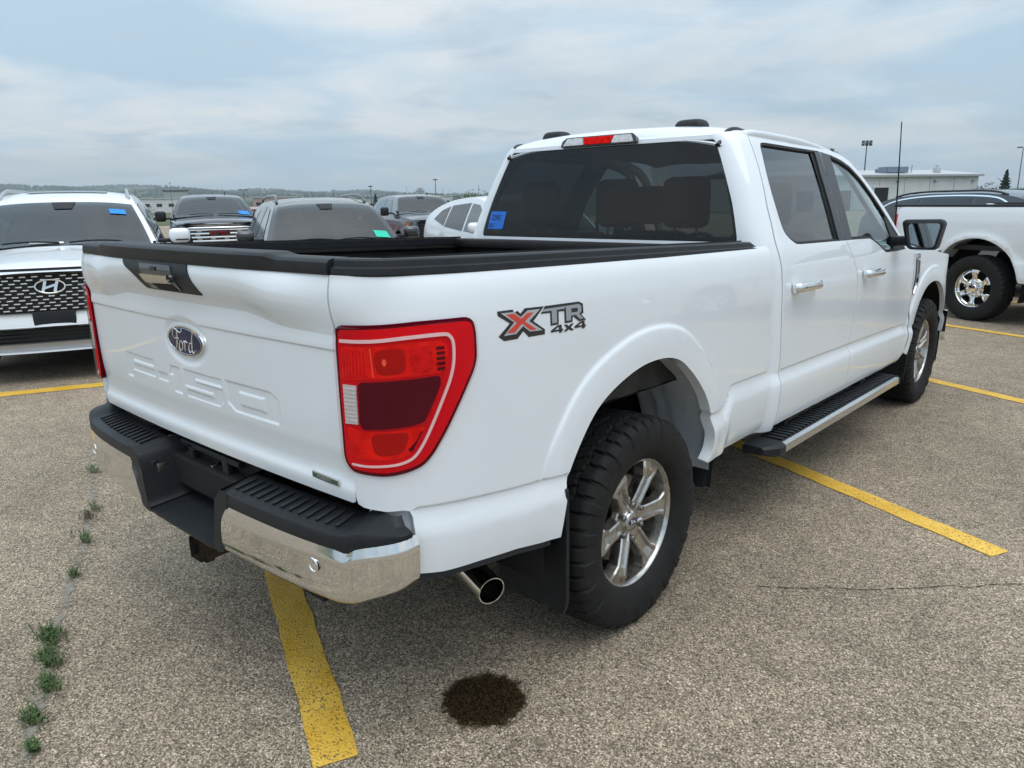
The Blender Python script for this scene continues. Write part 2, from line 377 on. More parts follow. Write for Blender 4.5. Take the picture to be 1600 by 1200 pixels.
# ---- cab: ring (u,z)
def cabW(z): return pch([.48,.54,.62,.72,.735,.812,.822,.86,1.0,1.15,1.27,1.34,1.385,1.40,1.55,1.70,1.80,1.86,1.885,1.91],
                        [.955,.978,.992,.998,.998,.9775,.9835,.984,.987,.988,.981,.970,.957,.951,.893,.826,.776,.742,.722,.69],z)
def cabYr(z): return pch([.4,1.30,1.405,1.60,1.862,1.93],[1.035,1.035,1.04,1.072,1.122,1.135],z)
CR=.13
def cab(u,z,off=0.):
    u,z=np.broadcast_arrays(np.asarray(u,float),np.asarray(z,float))
    W=cabW(z);Y0=cabYr(z);a=np.clip(u-1,0,1)*np.pi/2
    xr=np.clip(u,None,1)*(W-CR)
    X=np.where(u<1,xr,W-CR+CR*np.sin(a));Y=np.where(u<1,Y0-.0+.02*(np.clip(u,-1,1)**2)-.02,Y0+CR*(1-np.cos(a)))+np.where(u>2,u-2,0)
    nx=np.where(u<1,0,np.sin(a));ny=-np.where(u<1,1,np.cos(a))
    return np.stack([X+nx*off,Y+ny*off,z],-1)
# side sheet for doors/fender: (y,z)->(x,y,z)
FARC=catmull([(3.42,.50),(3.44,.60),(3.47,.72),(3.53,.84),(3.62,.94),(3.74,1.01),(3.88,1.04),(4.02,1.04),(4.16,1.01),(4.29,.94),(4.39,.84),(4.46,.72),(4.49,.60)],6)
def side(y,z,off=0.):
    y,z=np.broadcast_arrays(np.asarray(y,float),np.asarray(z,float))
    zc=pch([1.0,3.0,3.30,3.42,3.6],[.822,.807,.800,.77,.77],y)
    zz=z-(zc-.822)*np.exp(-((z-.80)/.12)**2)
    X=cabW(zz)
    q=np.clip(cabYr(z)+CR-y,0,CR);X=X-CR+np.sqrt(CR*CR-q*q)
    X=X+flare(archdist(y,z,FARC),z)*sm(3.30,3.42,y)
    X=X-.22*np.clip((y-4.25)/.75,0,1)**2.2 -.004*sm(2.9,3.3,y)
    return np.stack([X+off,y,z],-1)
# ================================================================== THE WHITE PICKUP
T = empty('pickup_truck', 'white crew-cab pickup with tailgate, red tail lamps and chrome bumper parked across the yellow lines', 'pickup truck')
sY = lambda y: float(np.interp(y, BP[16:, 1], BS[16:]))          # plan length at a given y (corner onwards)
# ---- bed sides
arch_s = [(sY(y) if y > -.9 else y, z) for y, z in ARC]
def bed_outline():
    P = [(-.015, 1.393), (.0, 1.10), (.015, .83), (.020, .810), (.035, .801), (.10, .797), (.145, .799)]
    P += [(.160, .795), (.167, .780), (.170, .72), (.172, .632), (.178, .622)]
    P += [(sY(y), z) for y, z in ((-.98, .611), (-.85, .602), (-.715, .588), (-.60, .567))]
    P += arch_s
    P += [(sY(.46), .549), (sY(.543), .548), (sY(.80), .552), (SMAX, .556), (SMAX, 1.393)]
    return P
bo = bed_outline()
BEX = [(s_, float(bed_zc(np.interp(s_, BS, BP[:, 1])))+o) for s_ in np.arange(.18, SMAX, .016) for o in (-.016, -.010, -.006, -.003, .0, .003, .006, .010, .016)]
_g = np.gradient(ARC, axis=0); _g /= np.linalg.norm(_g, axis=1)[:, None]
BEX += [(sY(p[0]), p[1]) for d_ in (.092, .098, .103, .108, .112, .116, .119, .123, .130) for p in (ARC+np.c_[-_g[:, 1], _g[:, 0]]*d_) if p[0] > -.8]
panel('bed_side', bo, lambda u, v: bed(u, v), WHITE, T, res=.020, thick=.045, extra=BEX, both=True)
# fuel door on the far (left) side is out of sight; inner return at the bumper notch comes from the panel rim
panel('corner_closeout', [(.02, .60), (.20, .60), (.20, .81), (.02, .81)], lambda u, v: bed(u, v, -.040), WHITE, T, res=.03, both=True)
# ---- lower dark flange of the bed side
fr = [(shear(bed(sY(y), z, -.006)), np.array([1., 0, 0]), np.array([0, 0, 1.])) for y, z in zip(np.linspace(-1.05, -.56, 14), np.interp(np.linspace(-1.05, -.56, 14), [-1.05, -.98, -.85, -.715, -.60, -.52], [.619, .611, .602, .588, .567, .56]))]
for mir in (False, True):
    V, F = sweep([(-.05, .0), (.002, .0), (.004, -.018), (-.05, -.022)], fr); mk('bed_side_flange', V, F, BLACKP, T, smooth=30, mirror=mir)
# ---- rail caps
def rail_frames():
    out = []
    for s in np.r_[np.linspace(-.012, .36, 26), np.linspace(.42, sY(.955), 22)]:
        n = np.array([np.interp(s, BS, BN[:, 0]), np.interp(s, BS, BN[:, 1]), 0]); n /= np.linalg.norm(n)
        p = np.array([np.interp(s, BS, BP[:, 0]), np.interp(s, BS, BP[:, 1]), 0])+n*.042*(1-float(sm(0, .26, s))); out.append((p, n, np.array([0, 0, 1.])))
    return out
RP = [(-.052, 1.386), (-.038, 1.391), (-.0355, 1.395), (-.0375, 1.409), (-.043, 1.4115), (-.045, 1.413), (-.048, 1.4275), (-.052, 1.431), (-.060, 1.4325), (-.118, 1.431), (-.124, 1.427), (-.124, 1.395)]
rf = rail_frames()
def rprof(i):
    if i < len(rf)-1: return RP
    return [(a, min(b, 1.402)) for a, b in RP]
for mir in (False, True):
    V, F = sweep(rprof, rf+[(rf[-1][0]+np.array([0, .028, 0]), rf[-1][1], rf[-1][2])]); V[:, 2] -= .009*(V[:, 1]+1.1)+(.016 if mir else 0); mk('bed_rail_cap', V, F, BLACKP, T, smooth=35, mirror=mir, body=True)
# ---- bed box
XI = .868
def wallrib(y, z): return XI+.012*(.5+.5*np.cos(y*2*np.pi/.36))**6*sm(1.33, 1.28, z)-.018*sm(1.34, 1.30, z)*0
for mir in (False, True):
    V, F = grid(lambda u, v: np.stack([XI+.030*sm(1.375, 1.36, v)-.010*(np.sin(u*17)**8)*sm(1.36, 1.30, v), u, v], -1), np.linspace(-1.05, .93, 60), np.r_[np.linspace(.90, 1.34, 8), 1.355, 1.36, 1.365, 1.37, 1.375, 1.39, 1.436])
    V2, F2 = box((XI+.035, .4, 1.415), (.07, 1.04, .036))
    V[:, 2] -= (.009*(V[:, 1]+1.1)+(.016 if mir else 0))*(V[:, 2] > 1.3); mk('bed_wall', V, F, LINER, T, smooth=30, mirror=mir, body=True)
    V, F = grid(lambda u, v: np.stack([v+0*u, .62*np.cos(u), .52+.60*np.sin(u)], -1), np.linspace(.55, 2.6, 16), [.50, .87]); V2, F2 = panel_data([(.62*math.cos(a), .52+.60*math.sin(a)) for a in np.linspace(.55, 2.6, 16)], lambda u, v: np.stack([0*u+.50, u, v], -1), res=.2)[:2]; V, F = join((V, F), (V2, F2)); mk('wheel_well_box', V, F, LINER, T, smooth=40, mirror=mir, body=True)
V, F = grid(lambda u, v: np.stack([u, v, .885+.012*(np.sin(u*2*np.pi/.11) > 0)], -1), np.linspace(-.90, .90, 120), np.linspace(-1.07, .95, 3)); mk('bed_floor', V, F, LINER, T, body=True)
V, F = join(box((0, .945, 1.13), (1.80, .03, .48)), box((0, .915, 1.368), (1.80, .07, .05), bev=.012)); mk('bed_bulkhead', V, F, LINER, T, smooth=40, body=True)
V, F = box((0, -.06, .80), (1.10, 2.0, .10)); mk('underbody', V, F, DARK, T, body=True)
# ---- tailgate with the stamped lettering
LET = []
sl = .0
def R4(x0, x1, z0, z1): LET.append(np.array([(x0, z0), (x1, z0), (x1, z1), (x0, z1)]))
def PL(*p): LET.append(np.array(p))
PL((-.525, .962), (-.475, .962), (-.462, .990), (-.270, .990), (-.270, 1.013), (-.452, 1.013), (-.448, 1.028), (-.272, 1.028), (-.268, 1.050), (-.506, 1.050))          # F
R4(-.242, -.168, .989, 1.013)                                                                                                                  # dash
PL((-.130, .962), (-.073, .962), (-.066, 1.049), (-.132, 1.049), (-.146, 1.020), (-.124, 1.020))                                                     # 1
PL((-.040, .961), (.168, .961), (.200, .980), (.203, 1.016), (.192, 1.018), (.029, 1.018), (.030, 1.027), (.200, 1.027), (.203, 1.050), (-.037, 1.050), (-.042, .996), (.138, .996), (.137, .983), (-.034, .983))   # 5
ZERO_O = np.array([(.262, .963), (.488, .963), (.503, .985), (.503, 1.036), (.468, 1.052), (.228, 1.052), (.226, .985)])
ZERO_I = np.array([(.296, .987), (.431, .987), (.431, 1.028), (.296, 1.028)])
def emb(x, z):
    sh = x.shape; p = np.c_[x.ravel(), z.ravel()]; out = np.zeros(len(p))
    k = np.where((p[:, 0] > -.56) & (p[:, 0] < .53) & (p[:, 1] > .94) & (p[:, 1] < 1.075))[0]
    if len(k):
        q = p[k]; sd = np.full(len(q), -1.0)
        def sdist(poly): return np.where(inside(poly, q), 1, -1)*seg_dist(q, poly)
        for poly in LET: sd = np.maximum(sd, sdist(poly))
        sd = np.maximum(sd, np.minimum(sdist(ZERO_O), -sdist(ZERO_I)))
        out[k] = .0045*sm(-.0035, .0035, sd)
    # shallow dish round the emblem
    e = np.hypot((x-0)/.150, (z-1.146)/.080).ravel(); out += .006*(1-sm(.80, 1.05, e))
    return out.reshape(sh)
xs_ = np.arange(-.545, .52, .0042); zs_ = np.arange(.950, 1.064, .0036)
EX = np.array([(x, z) for z in zs_ for x in xs_])
th = np.linspace(0, 2*np.pi, 90, endpoint=False)
EX = np.vstack([EX, [(x, z) for z in np.arange(1.198, 1.2171, .0027) for x in np.arange(-.79, .79, .014)], [(x, z) for z in (.866, .869, .872, .875, .878) for x in np.arange(-.79, .79, .02)], [(x, float(pch([0, .38, .40, .55, .57, .80], [1.273, 1.272, 1.271, 1.250, 1.248, 1.243], abs(x)))+o) for x in np.arange(-.785, .79, .012) for o in (-.006, -.003, -.001, .001, .003, .006, .011)]]+[np.c_[.150*q*np.cos(th), 1.146+.080*q*np.sin(th)] for q in (.6, .78, .84, .9, .96, 1.02, 1.08)])
GO = [(-.776, 1.402), (-.791, 1.10), (-.806, .83), (-.803, .812), (-.790, .806), (.790, .806), (.803, .812), (.806, .83), (.791, 1.10), (.776, 1.402)]
gate_ob = panel('tailgate', GO, lambda u, v: gate(u, v, 0, emb), WHITE, T, res=(.020, .0095), thick=.03, extra=EX, h=8e-4)
V, F = box((0, -1.075, 1.11), (1.56, .05, .60), bev=.01); mk('tailgate_inner', V, F, LINER, gate_ob, smooth=40, body=True)
# spoiler cap on the tailgate
xs = np.r_[np.linspace(-.778, -.60, 8), np.linspace(-.585, -.53, 7), np.linspace(-.50, .50, 12), np.linspace(.53, .585, 7), np.linspace(.60, .778, 8)]
fr = []; hs = []
for x in xs:
    m = 1-float(sm(.53, .585, abs(x))); o = float(-gate(x, 1.392)[1]); fr.append((np.array([x, 0, 0]), np.array([0, -1., 0]), np.array([0, 0, 1.]))); hs.append((m, o))
def sprof(i):
    m, o = hs[i]; t = 1.4315+.009*m
    return [(o-.02, 1.386), (o+.004, 1.393), (o+.006+.002*m, 1.402), (o+.003+.006*m, t-.010), (o-.004+.006*m, t-.003), (o-.014, t), (o-.065, t+.001), (o-.070, t-.006), (o-.070, 1.39)]
V, F = sweep(sprof, fr); mk('tailgate_cap', V, F, BLACKP, gate_ob, smooth=35, body=True)
# handle bezel
HO = rounded([(-.318, 1.394), (.140, 1.394), (.158, 1.362), (.196, 1.304), (-.172, 1.303), (-.222, 1.345), (-.300, 1.375)], [.006, .006, .02, .004, .01, .02, .02])
def bez(u, v):
    base = -gate(u, v)[..., 1]; flat = -gate(u*0+0, np.full_like(np.asarray(v, float), 1.36))[..., 1]
    pocket = sm(.012, .0, np.maximum(np.maximum(-.20-u*1.0-(v-1.30)*.9*-1, u-.05), np.maximum(1.315-v, v-1.386)))
    o = base*.35+flat*.65*0+base*.0+.65*(flat-.004)+.004-.012*pocket
    return np.stack([u+0*v, -np.maximum(o, base+.002-.012*pocket), v+0*u], -1)
hb = panel('tailgate_handle_bezel', HO, lambda u, v: np.stack([u, gate(u, v)[..., 1]-.0045, v], -1), BLACKP, gate_ob, res=.012, thick=.012)
PK = rounded([(-.170, 1.386), (.050, 1.386), (.090, 1.310), (-.118, 1.308)], .008)
panel('tailgate_handle', PK, lambda u, v: np.stack([u, gate(u, v)[..., 1]-.0085, v], -1), BLACKG, gate_ob, res=.014, thick=.004)
panel('handle_plate', [(-.165, 1.352), (.030, 1.354), (.048, 1.331), (-.134, 1.325)], lambda u, v: np.stack([u, gate(u, v)[..., 1]-.011, v], -1), pmat('satin_chrome', (.62, .61, .58), .22, metal=1.0), gate_ob, res=.02, thick=.004)
panel('handle_opening', [(-.095, 1.324), (.045, 1.328), (.072, 1.309), (-.06, 1.307)], lambda u, v: np.stack([u, gate(u, v)[..., 1]-.0098, v], -1), DARK, gate_ob, res=.03)
c0 = gate(.062, 1.348); V, F = lathe([(.004, .0001), (.004, .009), (.010, .012), (.0, .015), (-.01, .015)], 24, 'y'); mk('camera_lens', V*[1, -1, 1]+c0+[0, -.010, 0], F, BLACKG, gate_ob, smooth=50, body=True)
c0 = gate(-.06, 1.372); V, F = box(c0+[0, -.0095, 0], (.035, .004, .012)); mk('handle_lock', V, F, TRIM, gate_ob, body=True)
# emblem
def oval(rx, rz, y0, y1, dome=0., n=48, ring=None):
    V = []; F = []
    t = np.linspace(0, 2*np.pi, n, endpoint=False)
    if ring:
        pr = [(1.0, y0), (1.0, y0-.004), (.985, y0-.0065), (.94, y0-.0065), (.92, y0-.003)]
        for q, y in pr: V += [(rx*q*math.cos(a), y, rz*(1-(1-q)*1.9)*math.sin(a)) for a in t]
    else:
        for q, y in ((1, y0), (1, y1), (.9, y1-dome*.3), (.6, y1-dome*.8), (.01, y1-dome)): V += [(rx*q*math.cos(a), y, rz*q*math.sin(a)) for a in t]
    m = len(V)//n
    for i in range(m-1):
        for k in range(n): F.append((i*n+k, (i+1)*n+k, (i+1)*n+(k+1) % n, i*n+(k+1) % n))
    return np.array(V), F
BLUE = pmat('emblem_blue', (.005, .011, .060), .25, spec=.3, coat=.15)
gy = float(gate(0, 1.146, -.006)[1])
E0 = np.array([0, gy, 1.146])
V, F = oval(.118, .0465, .0, -.005, .0025); em = mk('emblem', V+E0, F, BLUE, gate_ob, smooth=60, body=True, label='blue oval emblem with silver script')
V, F = oval(.1225, .0505, .0, -.005, ring=True); mk('emblem_rim', V+E0, F, CHROMES, em, smooth=60, body=True)
ringo = [( .109*math.cos(a), -.0068, .0405*math.sin(a)) for a in np.linspace(0, 2*np.pi, 60)]
V, F = tube(np.array(ringo)+E0, .0009, 6, False); mk('emblem_line', V, F, CHROMES, em, smooth=60, body=True)
def script(strokes, sc, org, nrm_y, r0):
    parts = []
    for st in strokes:
        P = catmull(st, 6); Q = np.c_[P[:, 0]*sc, np.zeros(len(P)), P[:, 1]*sc]
        w = r0*(.55+.75*np.abs(np.sin(np.linspace(.5, 2.6, len(P)))))
        parts.append(tube(Q*[1, 1, 1]+np.asarray(org)+[0, nrm_y, 0], w, 6))
    return join(*parts)
FORD = [[(-.88, .05), (-.92, .22), (-.80, .36), (-.60, .33), (-.40, .26), (-.22, .30), (-.20, .40)], [(-.58, .34), (-.60, .12), (-.68, -.18), (-.80, -.32), (-.93, -.26)], [(-.82, .02), (-.62, .06), (-.46, .04)],
        [(-.28, -.02), (-.42, -.04), (-.50, -.20), (-.42, -.33), (-.28, -.28), (-.22, -.12), (-.28, -.02)], [(-.14, .0), (-.06, -.05), (-.10, -.32)], [(-.08, -.12), (.02, .02), (.12, -.04)],
        [(.44, -.02), (.30, -.04), (.22, -.20), (.30, -.33), (.44, -.26)], [(.62, .36), (.50, .12), (.46, -.20), (.54, -.32), (.66, -.24)]]
V, F = script([[(p[0]*.92+.08, p[1]) for p in st] for st in FORD], .098, E0, -.0072, .0021); mk('emblem_script', V, F, CHROMES, em, smooth=60, body=True)
# engine badge
c0 = gate(.686, .850); V, F = box((0, 0, 0), (.122, .006, .020), bev=.003); bd = mk('engine_badge', V+c0+[0, -.003, 0], F, CHROMES, gate_ob, smooth=40, body=True)
V, F = box((0, 0, 0), (.112, .003, .012)); mk('badge_face', V+c0+[0, -.006, 0], F, pmat('badge_green', (.03, .09, .06), .3), bd, body=True)
V, F = text_mesh('ECOBOOST', .012, .001); V = np.c_[V[:, 0], -V[:, 2], V[:, 1]]; mk('badge_text', V+c0+[0, -.0085, 0], F, CHROMES, bd, body=True)
# ---- lettering decals on both bed sides
FOUR = [(.671, 1.2030), (.671, 1.2090), (.703, 1.2210), (.721, 1.2210), (.721, 1.2085), (.727, 1.2085), (.727, 1.2030), (.721, 1.2030), (.721, 1.1980), (.708, 1.1980), (.708, 1.2030)]
FOURH = [(.687, 1.2085), (.708, 1.2085), (.708, 1.2162)]
DEC = {'decal_x_outline': (BLACKG, .0010, [(.457, 1.284), (.516, 1.284), (.522, 1.274), (.534, 1.279), (.546, 1.27), (.565, 1.283), (.646, 1.281), (.597, 1.244), (.645, 1.216), (.644, 1.202), (.576, 1.202), (.553, 1.221), (.529, 1.203), (.477, 1.203), (.456, 1.217), (.502, 1.248), (.458, 1.272)]),
 'decal_x_border': (pmat('decal_grey', (.42, .44, .46), .35, coat=.5), .0016, [(.469, 1.278), (.519, 1.277), (.545, 1.261), (.575, 1.276), (.628, 1.275), (.579, 1.246), (.634, 1.215), (.58, 1.217), (.553, 1.235), (.523, 1.217), (.475, 1.217), (.518, 1.249)]),
 'decal_x': (pmat('decal_red', (.62, .05, .03), .35, coat=.5), .0022, [(.489, 1.273), (.519, 1.273), (.546, 1.256), (.572, 1.269), (.599, 1.269), (.561, 1.247), (.609, 1.22), (.582, 1.221), (.549, 1.243), (.519, 1.222), (.486, 1.223), (.528, 1.247)]),
 'decal_tr_outline': (BLACKG, .0013, [(.650, 1.281), (.808, 1.280), (.827, 1.272), (.828, 1.244), (.816, 1.242), (.840, 1.222), (.804, 1.222), (.775, 1.240), (.773, 1.223), (.736, 1.223), (.736, 1.259), (.709, 1.260), (.708, 1.223), (.671, 1.223), (.671, 1.260), (.629, 1.261)]),
 'decal_t': (pmat('decal_steel', (.30, .33, .37), .3, coat=.5), .0019, [(.642, 1.273), (.738, 1.273), (.738, 1.2655), (.700, 1.2655), (.700, 1.229), (.677, 1.229), (.677, 1.2655), (.633, 1.266)]),
 'decal_r': (MATS['decal_steel'], .0019, [(.738, 1.273), (.806, 1.273), (.817, 1.267), (.817, 1.250), (.806, 1.2445), (.826, 1.228), (.808, 1.228), (.789, 1.2425), (.765, 1.2425), (.765, 1.229), (.743, 1.229), (.743, 1.267)]),
 'decal_four': (BLACKG, .0013, FOUR),
 'decal_by': (BLACKG, .0013, [(.731, 1.2185), (.746, 1.2185), (.754, 1.2125), (.764, 1.2185), (.780, 1.2185), (.763, 1.2085), (.780, 1.1985), (.763, 1.1985), (.753, 1.204), (.744, 1.1985), (.728, 1.1985), (.745, 1.2085)]),
 'decal_four_b': (BLACKG, .0013, [(a+.111, b) for a, b in FOUR])}
R_HOLE = [(.768, 1.263), (.797, 1.263), (.800, 1.260), (.800, 1.254), (.797, 1.251), (.768, 1.251)]
dc = None
for mir in (False, True):
    root = None
    for nm, (mt, off, P) in DEC.items():
        if mir: P = [(1.296-a, b) for a, b in P][::-1]
        fn = lambda u, v, off=off: bed(u, v, off)
        o = panel(nm.replace('_b', '') if nm == 'decal_four_b' else nm, P, fn, mt, root if root is not None else T, holes=([R_HOLE] if nm == 'decal_r' and not mir else [FOURH] if nm == 'decal_four' and not mir else [[(a+.111, b) for a, b in FOURH]] if nm == 'decal_four_b' and not mir else []), res=.02, mirror=mir)
        if root is None: root = o
# ---- tail lamps
LO = [(-.003, 1.272), (.089, 1.277), (.201, 1.283), (.346, 1.282), (.367, 1.271), (.373, 1.24), (.372, 1.173), (.361, 1.143), (.322, 1.081), (.27, 1.0), (.228, .943), (.199, .916), (.153, .902), (.106, .895), (.05, .897), (.015, .900), (-.004, .918), (-.011, .937), (-.013, 1.091), (-.013, 1.233)]
LO = rounded(LO, .02, 3)
STRIP = [(.008, 1.236), (.088, 1.239), (.172, 1.246), (.263, 1.247), (.285, 1.24), (.294, 1.218), (.291, 1.171), (.278, 1.128), (.254, 1.079), (.222, 1.017), (.196, .971), (.173, .943), (.142, .93), (.103, .925), (.062, .922), (.021, .923)]
DPAN = rounded([(.054, 1.136), (.133, 1.142), (.251, 1.145), (.251, 1.123), (.204, 1.033), (.168, 1.026), (.06, 1.018), (.052, 1.033)], .008, 3)
REV = [(.009, 1.128), (.047, 1.128), (.047, 1.03), (.009, 1.028)]
REDD = pmat('lamp_dark_red', (.10, .001, .008), .25, spec=.04)
RED = pmat('lamp_red', (.68, .002, .010), .3, spec=.04)
REDB = pmat('lamp_red_bright', (.88, .010, .005), .35, spec=.04, noise=(16, (.50, .0, .0), .6, 2.0), bump=(45, .5, .01))
REDI = pmat('lamp_red_reflector', (.80, .010, .008), .3, spec=.04, noise=(60, (.30, .0, .0), .8, 2.0), bump=(90, .6, .006))
PINK = pmat('lamp_strip', (.85, .62, .62), .4, spec=.04)
MAROON = pmat('lamp_maroon', (.085, .001, .010), .25, spec=.04)
CLEARW = pmat('lamp_reverse', (.62, .62, .61), .3, bump=(120, .6, .004))
ST = catmull(STRIP, 5)
inner_poly = np.vstack([inset(np.vstack([ST, [(.012, 1.10)]]), .010)])
UP = [(.008, 1.222), (.088, 1.225), (.172, 1.232), (.262, 1.232), (.276, 1.216), (.276, 1.172), (.262, 1.152), (.140, 1.150), (.05, 1.143), (.009, 1.137)]
LOW = [(.010, 1.020), (.06, 1.010), (.168, 1.018), (.208, 1.020), (.180, .968), (.160, .950), (.130, .942), (.03, .938)]
for mir in (False, True):
    tl = panel('tail_lamp', LO, lambda u, v: bed(u, v, .006), REDD, T, res=.02, thick=.03, mirror=mir, label='red tail lamp with white light strip and dark centre')
    def P_(n, poly, off, m, r=.02, thick=.0, **k): return panel(n, poly, lambda u, v: bed(u, v, off), m, tl, res=r, thick=thick, mirror=mir, **k)
    P_('lamp_lens_red', inset(LO, .010), .0085, RED, thick=.002)
    P_('lamp_reflector', rounded(UP, .01, 2), .0105, REDB, .01, .002)
    P_('lamp_reflector', rounded(LOW, .01, 2), .0105, REDB, .01, .002)
    # fins inside the upper half
    P_('turn_lamp', [(.178, 1.224), (.232, 1.224), (.232, 1.160), (.178, 1.158)], .0122, REDI, .006)
    for k in range(11): P_('lens_prism', [(.180, 1.162+k*.0055), (.230, 1.162+k*.0055), (.230, 1.1645+k*.0055), (.180, 1.1645+k*.0055)], .0130, RED, .02, .001)
    for k in range(7): P_('lens_prism', [(.014+k*.009, 1.146), (.018+k*.009, 1.146), (.018+k*.009, 1.216), (.014+k*.009, 1.216)], .0118, RED, .02, .001)
    P_('bulb_pocket', rounded([(.095, 1.218), (.165, 1.222), (.168, 1.160), (.10, 1.155)], .02, 3), .0115, pmat('lamp_pocket', (.42, .004, .003), .3, spec=.04), .01)
    P_('bulb_pocket', rounded([(.075, 1.008), (.170, 1.012), (.150, .955), (.085, .950)], .02, 3), .0115, MATS['lamp_pocket'], .01)
    P_('bulb_glint', [(.118+.005*math.cos(a), 1.188+.009*math.sin(a)) for a in np.linspace(0, 6.1, 14)], .0122, pmat('lamp_glint', (.95, .12, .06), .3, spec=.04), .02)  # small bright oval: a glint in the pocket, painted in as colour
    P_('lamp_divider', ribbon([(.088, 1.222), (.090, 1.190), (.092, 1.152)], .003), .0122, pmat('lamp_glint2', (.95, .10, .06), .3, spec=.04), .02)
    for k in range(5): P_('lamp_slot', [(.244, 1.218-k*.013), (.268, 1.218-k*.013), (.268, 1.210-k*.013), (.244, 1.210-k*.013)], .0118, REDD, .02)
    P_('lamp_fin', ribbon([(.272, 1.165), (.258, 1.125), (.235, 1.075), (.205, 1.012), (.178, .965)], .006), .0125, RED, .01, .002)
    P_('lamp_fin', ribbon([(.20, 1.008), (.188, .985), (.165, .962)], .010), .0120, REDD, .01, .001)
    P_('light_strip', ribbon(ST, np.interp(np.linspace(0, 1, len(ST)), [0, .2, .35, .6, 1], [.008, .009, .008, .007, .005])), .0135, PINK, .01, .003)
    P_('reflector_panel', DPAN, .0140, MAROON, .02, .005)
    rv = P_('reverse_lamp', REV, .0128, CLEARW, .02, .003)
    for k in range(9): P_('lens_rib', [(.010, 1.036+k*.010), (.046, 1.036+k*.010), (.046, 1.040+k*.010), (.010, 1.040+k*.010)], .0140, CLEARW, .02, .0012)
    P_('clear_cover', inset(LO, .004), .0185, LENS, .02, .010)
# ---- rear bumper
BU = catmull([(-1e-3, -1.245), (.3, -1.243), (.6, -1.229), (.8, -1.203), (.885, -1.175), (.935, -1.14), (.96, -1.105), (.968, -1.06)], 12)
BUd = np.r_[0, np.cumsum(np.hypot(*np.diff(BU, axis=0).T))]
but = np.gradient(BU, axis=0); but /= np.linalg.norm(but, axis=1)[:, None]; BUN = np.c_[but[:, 1], -but[:, 0]]
def bump(t, z, off=0.):
    t, z, off = np.broadcast_arrays(np.asarray(t, float), np.asarray(z, float), np.asarray(off, float)); a = np.abs(t); s = np.where(t < 0, -1., 1.)
    return np.stack([s*(np.interp(a, BUd, BU[:, 0])+off*np.interp(a, BUd, BUN[:, 0])), np.interp(a, BUd, BU[:, 1])+off*np.interp(a, BUd, BUN[:, 1]), z], -1)
BMP = empty('rear_bumper'); BMP.parent = T; 
ch_top = lambda t: pch([.2, .80, .845, .865, .95, 1.03], [.709, .708, .704, .718, .739, .751], t)
ch_bot = lambda t: pch([.2, .78, .84, .905, 1.03], [.549, .549, .556, .580, .620], t)
def chrome(u, v):        # v 0..1 bottom to top
    zt = ch_top(u); zb = ch_bot(u); z = zb+(zt-zb)*np.clip(v, 0, 1)
    off = pch([-.35, -.12, 0, .12, .35, .62, .75, .9, 1.0], [-.045, -.020, -.006, .003, .008, .010, .011, .005, .0], v); z = z+np.where(v < 0, .02*v*0+v*.010, 0)
    return bump(u, z, off)
CO = [(.285, -.35), (1.035, -.35), (1.035, 1.0), (.334, 1.0), (.325, .88), (.302, .60), (.292, .30), (.283, 0)]
for mir in (False, True):
    cb = panel('bumper_chrome', CO, chrome, CHROME, BMP, res=(.02, .06), thick=.012, mirror=mir, h=2e-3)
    c0 = bump(.735, .648, .0115); V, F = lathe([(.0022, .0001), (.0022, .0135), (-.0005, .0145), (-.0002, .0160), (.0030, .0180), (.0, .0205)], 28, 'y')
    mk('parking_sensor', V*[1, -1, 1]+c0, F, CHROMES, cb, smooth=40, mirror=mir, body=True)
    # top pad
    ts = np.r_[np.linspace(.30, .80, 22), np.linspace(.82, 1.02, 14)]
    fr = [(bump(t, 0), np.append(BUN_, 0), np.array([0, 0, 1.])) for t in ts for BUN_ in [np.array([np.interp(t, BUd, BUN[:, 0]), np.interp(t, BUd, BUN[:, 1])])]]
    def pprof(i):
        t = ts[i]; zt = float(ch_top(t)); w = min(.125, .125-.075*float(sm(.82, 1.02, t))); up = float(sm(.80, .90, t))
        e = .745+.018*up
        return [(-.004, zt-.02), (.003, zt+.001), (.0035, zt+.010), (.0025, e-.006), (.0, e-.0015), (-.006, e), (-.030, e+.004), (-w*.92, e+.020+.008*up), (-w, e+.018), (-w, zt-.03)]
    V, F = sweep(pprof, fr); pad = mk('bumper_step_pad', V, F, BLACKP, BMP, smooth=35, mirror=mir, body=True)
    for k in range(13):
        t = .335+k*.0375; a = bump(t, .7530, -.030); b = bump(t+.004, .7660, -.100); d = (b-a); L = np.linalg.norm(d); x, y, zz = frame_for(d)
        R = np.c_[x, y, zz]; V, F = box((0, 0, 0), (.011, .007, L), bev=.003); mk('pad_rib', V@R.T+(a+b)/2, F, BLACKP, pad, smooth=50, mirror=mir, body=True)
# centre: U-shaped face, recess and floor
UF = [(-.345, .752), (-.338, .705), (-.327, .68), (-.306, .63), (-.294, .59), (-.287, .548), (-.21, .522), (.21, .522), (.287, .548), (.294, .59), (.306, .63), (.327, .68), (.338, .705), (.345, .752)]
CUT = [(.305, .752), (.296, .742), (.268, .715), (.246, .62), (.236, .572), (.222, .552), (.200, .546), (-.200, .546), (-.222, .552), (-.236, .572), (-.246, .62), (-.268, .715), (-.296, .742), (-.305, .752)]
panel('bumper_center', UF+CUT, lambda u, v: bump(u, v, .004-.03*np.clip((.54-v)/.02, 0, 1)**2), BLACKP, BMP, res=.02, thick=.0)
inn = densify(np.array(CUT), .02)[:-14]; cutp = catmull(CUT, 4)
A = bump(cutp[:, 0], cutp[:, 1], .004); B = np.array(A); B[:, 1] = -1.085; B[:, 0] *= .95; B[:, 2] += .02
k = len(A); F = [(i, i+1, k+i+1, k+i) for i in range(k-1)]
